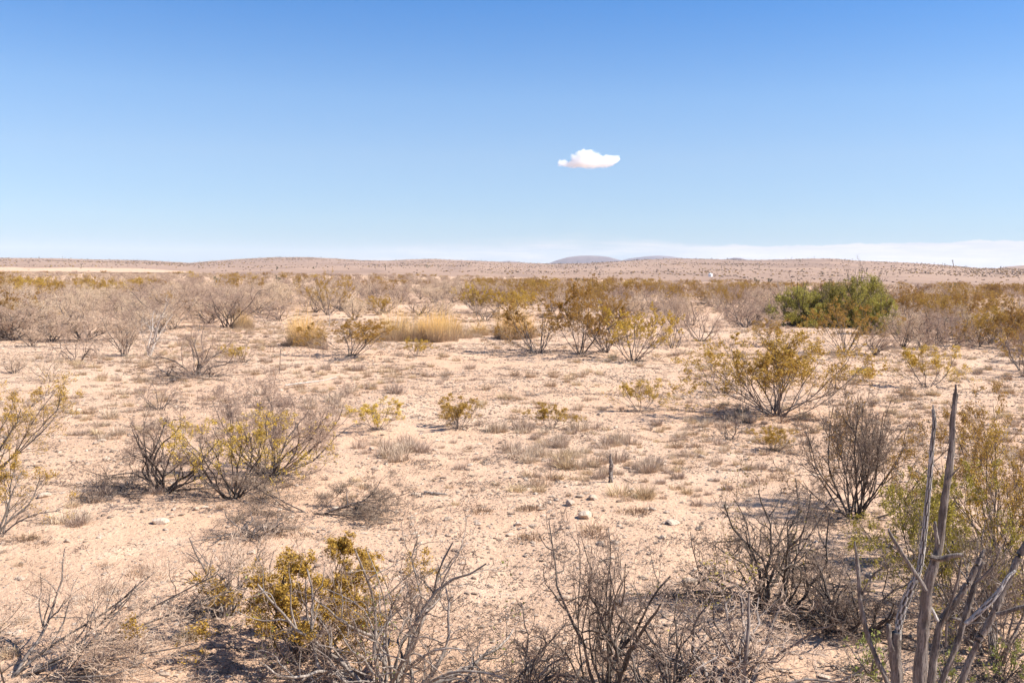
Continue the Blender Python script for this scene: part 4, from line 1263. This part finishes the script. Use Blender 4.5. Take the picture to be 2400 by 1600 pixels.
# stones
STONES = [mesh_np('stone', *stone(400 + i), M['stone'], False) for i in range(7)]
rng = np.random.default_rng(13)
rocks = [(1050, 1218, .07), (1371, 1213, .14), (1575, 1228, .10), (1245, 1187, .06), (1335, 1183, .09), (375, 1226, .11), (312, 1425, .07), (285, 1423, .06), (105, 1164, .10), (598, 1358, .07), (265, 1390, .08), (1410, 1277, .07), (1618, 1365, .09),
         (1265, 1185, .06), (1552, 1262, .05), (1195, 1255, .06), (1120, 1228, .05), (945, 1265, .05), (850, 1300, .06), (47, 1358, .06), (480, 1190, .06), (460, 1195, .05), (240, 1035, .09), (225, 1040, .07), (165, 968, .12), (185, 963, .09), (1088, 1007, .06),
         (1443, 1003, .06), (1404, 972, .07), (1260, 925, .07), (1103, 1090, .06), (1530, 1195, .06), (1480, 1150, .07), (1700, 1190, .07), (1755, 1175, .06), (1390, 1170, .09), (1360, 1165, .07), (1215, 1230, .06), (1640, 1240, .06), (930, 1200, .04)]
for _ in range(60):
    rocks.append((rng.uniform(60, 2350), 900 + 560 * rng.uniform(0, 1) ** 1.4, rng.uniform(.035, .075)))
items = []
for px, py, s in rocks:
    items.append((px, py, ('large' if s >= .1 else 'small' if s < .06 else 'middling') + ' pale stone'))
for k, ((px, py, s), (lab, grp)) in enumerate(zip(rocks, word_items(items))):
    p = at(px, py)
    o = bpy.data.objects.new('stone', STONES[k % 7])
    C.objects.link(o)
    o.location = p
    o.rotation_euler = (0, 0, k * 1.3)
    o.scale = (s, s, s * (0.8 + 0.5 * ((k * 37) % 10) / 10))
    tag(o, lab, 'stone', grp or 'loose stones on the sand')

# ------------------------------------------------------------------ what nobody could count
rng = np.random.default_rng(17)


def wedge(n, r0, r1, pw=1.0, a=0.60):
    """Points in front of the camera; density falls with distance where pw > 1."""
    r = (r0 ** 2 + (r1 ** 2 - r0 ** 2) * rng.uniform(0, 1, n) ** pw) ** 0.5
    az = rng.uniform(-a, a, n)
    return r * np.sin(az), r * np.cos(az), az, r


# pebbles and crumbs of stone
peb = []
for i in range(6):
    v, f = stone(430 + i, ICO1)
    me = mesh_np('pebble', v, f, M['pebble'], False)
    peb.append(bpy.data.objects.new('pebble', me))
x, y, az, r = wedge(230000, 5.5, 58, 1.5)
dens = vnoise(x / 2.6, y / 2.6, 61) * 0.6 + vnoise(x / 0.8, y / 0.8, 62) * 0.5
k = rng.uniform(0, 1, len(x)) < np.clip(dens * 2.1 - 0.58, 0.04, 1)
x, y, r = x[k], y[k], r[k]
s = np.clip(0.0105 * np.exp(rng.normal(0, 0.6, len(x))) * (0.75 + r / 32), 0.004, 0.055)
scatter('pebbles', 'small pale and brown pebbles strewn over the sand', peb, np.stack([x, y, gh(x, y) - s * 0.1], 1), rng.uniform(0, 6.28, len(x)), np.stack([s * rng.uniform(.8, 1.4, len(x)), s, s], 1), rng.integers(0, 6, len(x)))

# crumbs of dead leaves and twigs
lit = []
for i in range(5):
    rg = np.random.default_rng(450 + i)
    n = 26
    c = rg.normal(0, 1, (n, 3)) * np.array([.07, .07, .004]) + np.array([0, 0, .006])
    v, f = tubes([grow(rg, c, rg.normal(0, 1, (n, 3)) * np.array([1, 1, .12]), np.full(n, .07) * rg.uniform(.15, .7, n), np.full(n, .0028), np.full(n, .0015), 3, .3)[:2]], 3)
    lit.append(bpy.data.objects.new('litter', mesh_np('litter', v, f, M['twig_brown'] if i % 2 else M['stem_dark'], False)))
x, y, az, r = wedge(12000, 5.5, 46, 1.4)
k = rng.uniform(0, 1, len(x)) < np.clip(vnoise(x / 1.5, y / 1.5, 64) * 1.9 - 0.7, 0.02, 1)
x, y = x[k], y[k]
T_ = np.array([t for t in taken] + [t for t in taken if t[1] < 13] * 3)
sx_ = np.repeat(T_[:, 0], 7) + rng.normal(0, 1, len(T_) * 7) * np.repeat(T_[:, 2], 7) * 0.8
sy_ = np.repeat(T_[:, 1], 7) + rng.normal(0, 1, len(T_) * 7) * np.repeat(T_[:, 2], 7) * 0.8
x, y = np.concatenate([x, sx_]), np.concatenate([y, sy_])
s = rng.uniform(.6, 1.5, len(x))
scatter('twig_litter', 'dry twig and leaf litter lying on the sand', lit, np.stack([x, y, gh(x, y)], 1), rng.uniform(0, 6.28, len(x)), np.stack([s, s, s], 1), rng.integers(0, 5, len(x)))

# thin dry grass growing all over
gk = K['grey_tuft'] + K['tan_tuft'] + K['rust_tuft']
x, y, az, r = wedge(38000, 6.5, 95, 1.25)
clump = vnoise(x / 2.2, y / 2.2, 66) * 0.6 + vnoise(x / 9.0, y / 9.0, 67) * 0.65
k = rng.uniform(0, 1, len(x)) < np.clip(clump * 2.3 - 1.12, 0.0, 1) * np.clip((r - 5) / 14, 0.14, 1)
x, y, r = x[k], y[k], r[k]
s = rng.uniform(.35, .95, len(x)) * np.clip(0.6 + r / 50, 0.6, 1.3)
scatter('dry_grass', 'thin dry grass growing in loose patches on the plain', gk, np.stack([x, y, gh(x, y)], 1), rng.uniform(0, 6.28, len(x)), np.stack([s, s, s * 0.85], 1), rng.choice(8, len(x), p=[.14, .12, .08, .15, .14, .09, .14, .14]))

# the far scrub up to the hills
fk = K['bare'] + K['brown'] + K['creosote'][:2]     # bare shrubs first
x, y, az, r = wedge(8500, 78, 345, 1.0, 0.66)
fall = np.clip(1.25 - r / 420, 0.42, 1) * (0.86 if True else 1)
far = np.array([pix((a, b, 0)) for a, b in zip(x, y)])
lim = np.interp(az, BASE_A, BASE_R)
k = (rng.uniform(0, 1, len(x)) < fall) & (r < lim * rng.uniform(0.93, 1.0, len(x))) & (far[:, 1] < 697 + rng.uniform(0, 6, len(x)))
bare_strip = (vnoise(x / 40, y / 14, 71) > 0.86)
k &= ~bare_strip
x, y, r, az = x[k], y[k], r[k], az[k]
ol = vnoise(x / 26, y / 50, 72) * 0.5 + vnoise(x / 4, y / 8, 73) * 0.62 + np.interp(az, [-.5, 0, .2, .5], [-0.10, -0.10, -0.06, -0.03]) > 0.62
pick = np.where(ol, rng.integers(6, 12, len(x)), rng.integers(0, 6, len(x)))
s = rng.uniform(.5, 1.15, len(x)) * np.interp(r, [80, 180, 350], [1.0, 0.75, 0.7])
scatter('far_scrub', 'far grey and olive scrub covering the plain up to the hills', fk, np.stack([x, y, gh(x, y)], 1), rng.uniform(0, 6.28, len(x)), np.stack([s * 1.15, s * 1.15, s * .9], 1), pick)

# scrub on the hills
hb = []
for i in range(4):
    rg = np.random.default_rng(470 + i)
    n = 170
    c = nrm(rg.normal(0, 1, (n, 3))) * rg.uniform(.35, 1, (n, 1)) * np.array([1.0, 1.0, .62]) + np.array([0, 0, .55])
    v, f = leaf_quads(rg, c, .24)
    hb.append(bpy.data.objects.new('hill_bush', mesh_np('hill_bush', v, f, [M['twig_brown'], M['twig_brown'], M['leaf_brown'], M['twig_pale']][i], False)))
N_H = 34000
az = rng.uniform(-0.66, 0.66, N_H)
t = rng.uniform(0.0, 1.04, N_H)
r = np.interp(az, BASE_A, BASE_R) + t * (np.interp(az, CREST_A, CREST_R) - np.interp(az, BASE_A, BASE_R))
x, y = r * np.sin(az), r * np.cos(az)
k = rng.uniform(0, 1, N_H) < np.clip(vnoise(x / 90, y / 160, 81) * 1.5 + vnoise(x / 25, y / 45, 82) * 0.8 - 0.75, 0.06, 1) * np.interp(t, [0, 0.10, 0.3, 1], [0.3, 0.35, 0.9, 1.0])
az, r, x, y = az[k], r[k], x[k], y[k]
s = rng.uniform(.25, .8, len(x)) * np.interp(r, [250, 1600], [0.5, 0.95])
scatter('hill_scrub', 'low dark scrub dotted over the far hills', hb, np.stack([x, y, near_hill(az, r) - 0.1], 1), rng.uniform(0, 6.28, len(x)), np.stack([s * 1.2, s * 1.2, s], 1), rng.integers(0, 4, len(x)))

# yuccas standing out on the hills
rng = np.random.default_rng(19)
hy = []
spans = [(-60, 430, 'the left ridge'), (450, 860, 'the rounded dome hill'), (870, 1270, 'the low ridge beside the flat topped hill'), (1300, 1640, 'the ridge left of the white tank'), (1650, 2000, 'the ridge above the green thicket'), (2005, 2420, 'the ridge falling away at the right')]
for a, b, wd in spans:
    for k in range(16):
        hy.append((rng.uniform(a, b), rng.uniform(0.93, 1.0), 'tiny dark yucca on the crest of ' + wd, 'yuccas on the crest of ' + wd))
    for k in range(11):
        hy.append((rng.uniform(a, b), rng.uniform(0.12, 0.85), 'tiny dark yucca on the slope of ' + wd, 'yuccas on the slope of ' + wd))
hy.append((2235, 0.97, 'lone taller yucca clear against the white cloud at right', None))
for px, t, lab, grp in hy:
    a = az_of(px)
    r0, rc = float(np.interp(a, BASE_A, BASE_R)), float(np.interp(a, CREST_A, CREST_R))
    d = r0 + t * (rc - r0)
    z = float(near_hill(np.array([a]), np.array([d]))[0])
    s = rng.uniform(0.5, 1.1) if grp else 2.2
    plant(K['yucca'][int(rng.integers(0, 5)) if grp else 4], 'yucca', lab, 'yucca', (d * math.sin(a), d * math.cos(a), z - 0.1), grp, px, s * 1.25, s)


# ------------------------------------------------------------------ cloud
def cloud(name, px, py, dist, wpx, hpx, puffs, label, dens):
    c = on(px, py, dist)
    sc = dist / F_PX * 1.01
    v = ICO3[0] * np.array([wpx * .62, wpx * .34, hpx * .80]) * sc
    m, N = mat(name + '_vapour')
    tc = N.n('ShaderNodeTexCoord').outputs['Object']
    pos = N.n('ShaderNodeVectorMath', operation='SCALE', ins={0: tc, 'Scale': 1.0 / sc})    # in picture-sized units of the cloud itself
    w1 = N.n('ShaderNodeTexNoise', ins={'Vector': pos.outputs[0], 'Scale': 0.07, 'Detail': 6, 'Roughness': 0.68}).outputs['Color']
    w1 = N.n('ShaderNodeVectorMath', operation='SUBTRACT', ins={0: w1, 1: (0.5, 0.5, 0.5)}).outputs[0]
    w1 = N.n('ShaderNodeVectorMath', operation='MULTIPLY', ins={0: w1, 1: (34, 10, 26)}).outputs[0]
    warp = N.n('ShaderNodeVectorMath', operation='ADD', ins={0: pos.outputs[0], 1: w1}).outputs[0]
    sep = N.n('ShaderNodeSeparateXYZ', ins={0: warp})
    field = None
    for (ux, uz, rx, rz) in [(a, b, c * 1.16, e * 1.16) for a, b, c, e in puffs]:
        dx = N.math('DIVIDE', N.math('SUBTRACT', sep.outputs[0], ux), rx)
        dz = N.math('DIVIDE', N.math('SUBTRACT', sep.outputs[2], uz), rz)
        dy = N.math('DIVIDE', sep.outputs[1], rx * 0.6)
        q = N.math('ADD', N.math('MULTIPLY', dx, dx), N.math('ADD', N.math('MULTIPLY', dy, dy), N.math('MULTIPLY', dz, dz)))
        b = N.math('MAXIMUM', N.math('SUBTRACT', 1.0, q), 0.0)
        field = b if field is None else N.math('ADD', field, b)
    n = N.n('ShaderNodeTexNoise', ins={'Vector': pos.outputs[0], 'Scale': 0.06, 'Detail': 8, 'Roughness': 0.70}).outputs[0]
    n2 = N.n('ShaderNodeTexNoise', ins={'Vector': pos.outputs[0], 'Scale': 0.32, 'Detail': 5, 'Roughness': 0.6}).outputs[0]
    nn = N.math('ADD', N.ramp(n, 0.30, 0.68, 0, 0.72, 'LINEAR'), N.ramp(n2, 0.32, 0.68, 0, 0.28, 'LINEAR'))
    f = N.math('SUBTRACT', N.math('MINIMUM', N.math('MULTIPLY', field, 1.25), 1.12), N.math('MULTIPLY', N.math('SUBTRACT', 1.0, nn), 0.98))
    d = N.math('MULTIPLY', N.ramp(f, 0.0, 0.55), dens / sc)
    vs = N.n('ShaderNodeVolumeScatter', ins={'Color': (1, 1, 1, 1), 'Density': d, 'Anisotropy': 0.2})
    N.n('ShaderNodeOutputMaterial', ins={'Volume': vs.outputs[0]})
    m.cycles.volume_step_rate = 0.25
    o = obj(name, mesh_np(name, v, ICO3[1], m, False))
    o.location = c
    tag(o, label, 'cloud')


cloud('cloud', 1380, 374, 4200, 145, 46, [(-60, -9, 13, 11), (-40, -11, 20, 9), (-20, 0, 22, 20), (-2, 6, 24, 20), (-10, 12, 18, 12), (2, -8, 46, 13), (20, 0, 22, 15), (34, -5, 24, 13), (50, -1, 20, 13), (60, 0, 12, 10)],
      'small white puffy cloud floating alone in the blue sky', 0.13)
S.cycles.volume_max_steps = 256

# ------------------------------------------------------------------ the air: far things fade a little
m, N = mat('air')
N.n('ShaderNodeOutputMaterial', ins={'Volume': N.n('ShaderNodeVolumePrincipled', ins={'Color': (0.80, 0.87, 1.0, 1), 'Density': HAZE}).outputs[0]})
v = np.array([(x * 9300, y * 9300, z) for z in (-26, 150) for x, y in ((-1, -1), (1, -1), (1, 1), (-1, 1))], float)
f = [(3, 2, 1, 0), (4, 5, 6, 7), (0, 1, 5, 4), (1, 2, 6, 5), (2, 3, 7, 6), (3, 0, 4, 7)]
if HAZE:
    tag(obj('haze', mesh_np('haze', v, f, m)), 'thin clear desert air', kind='stuff')
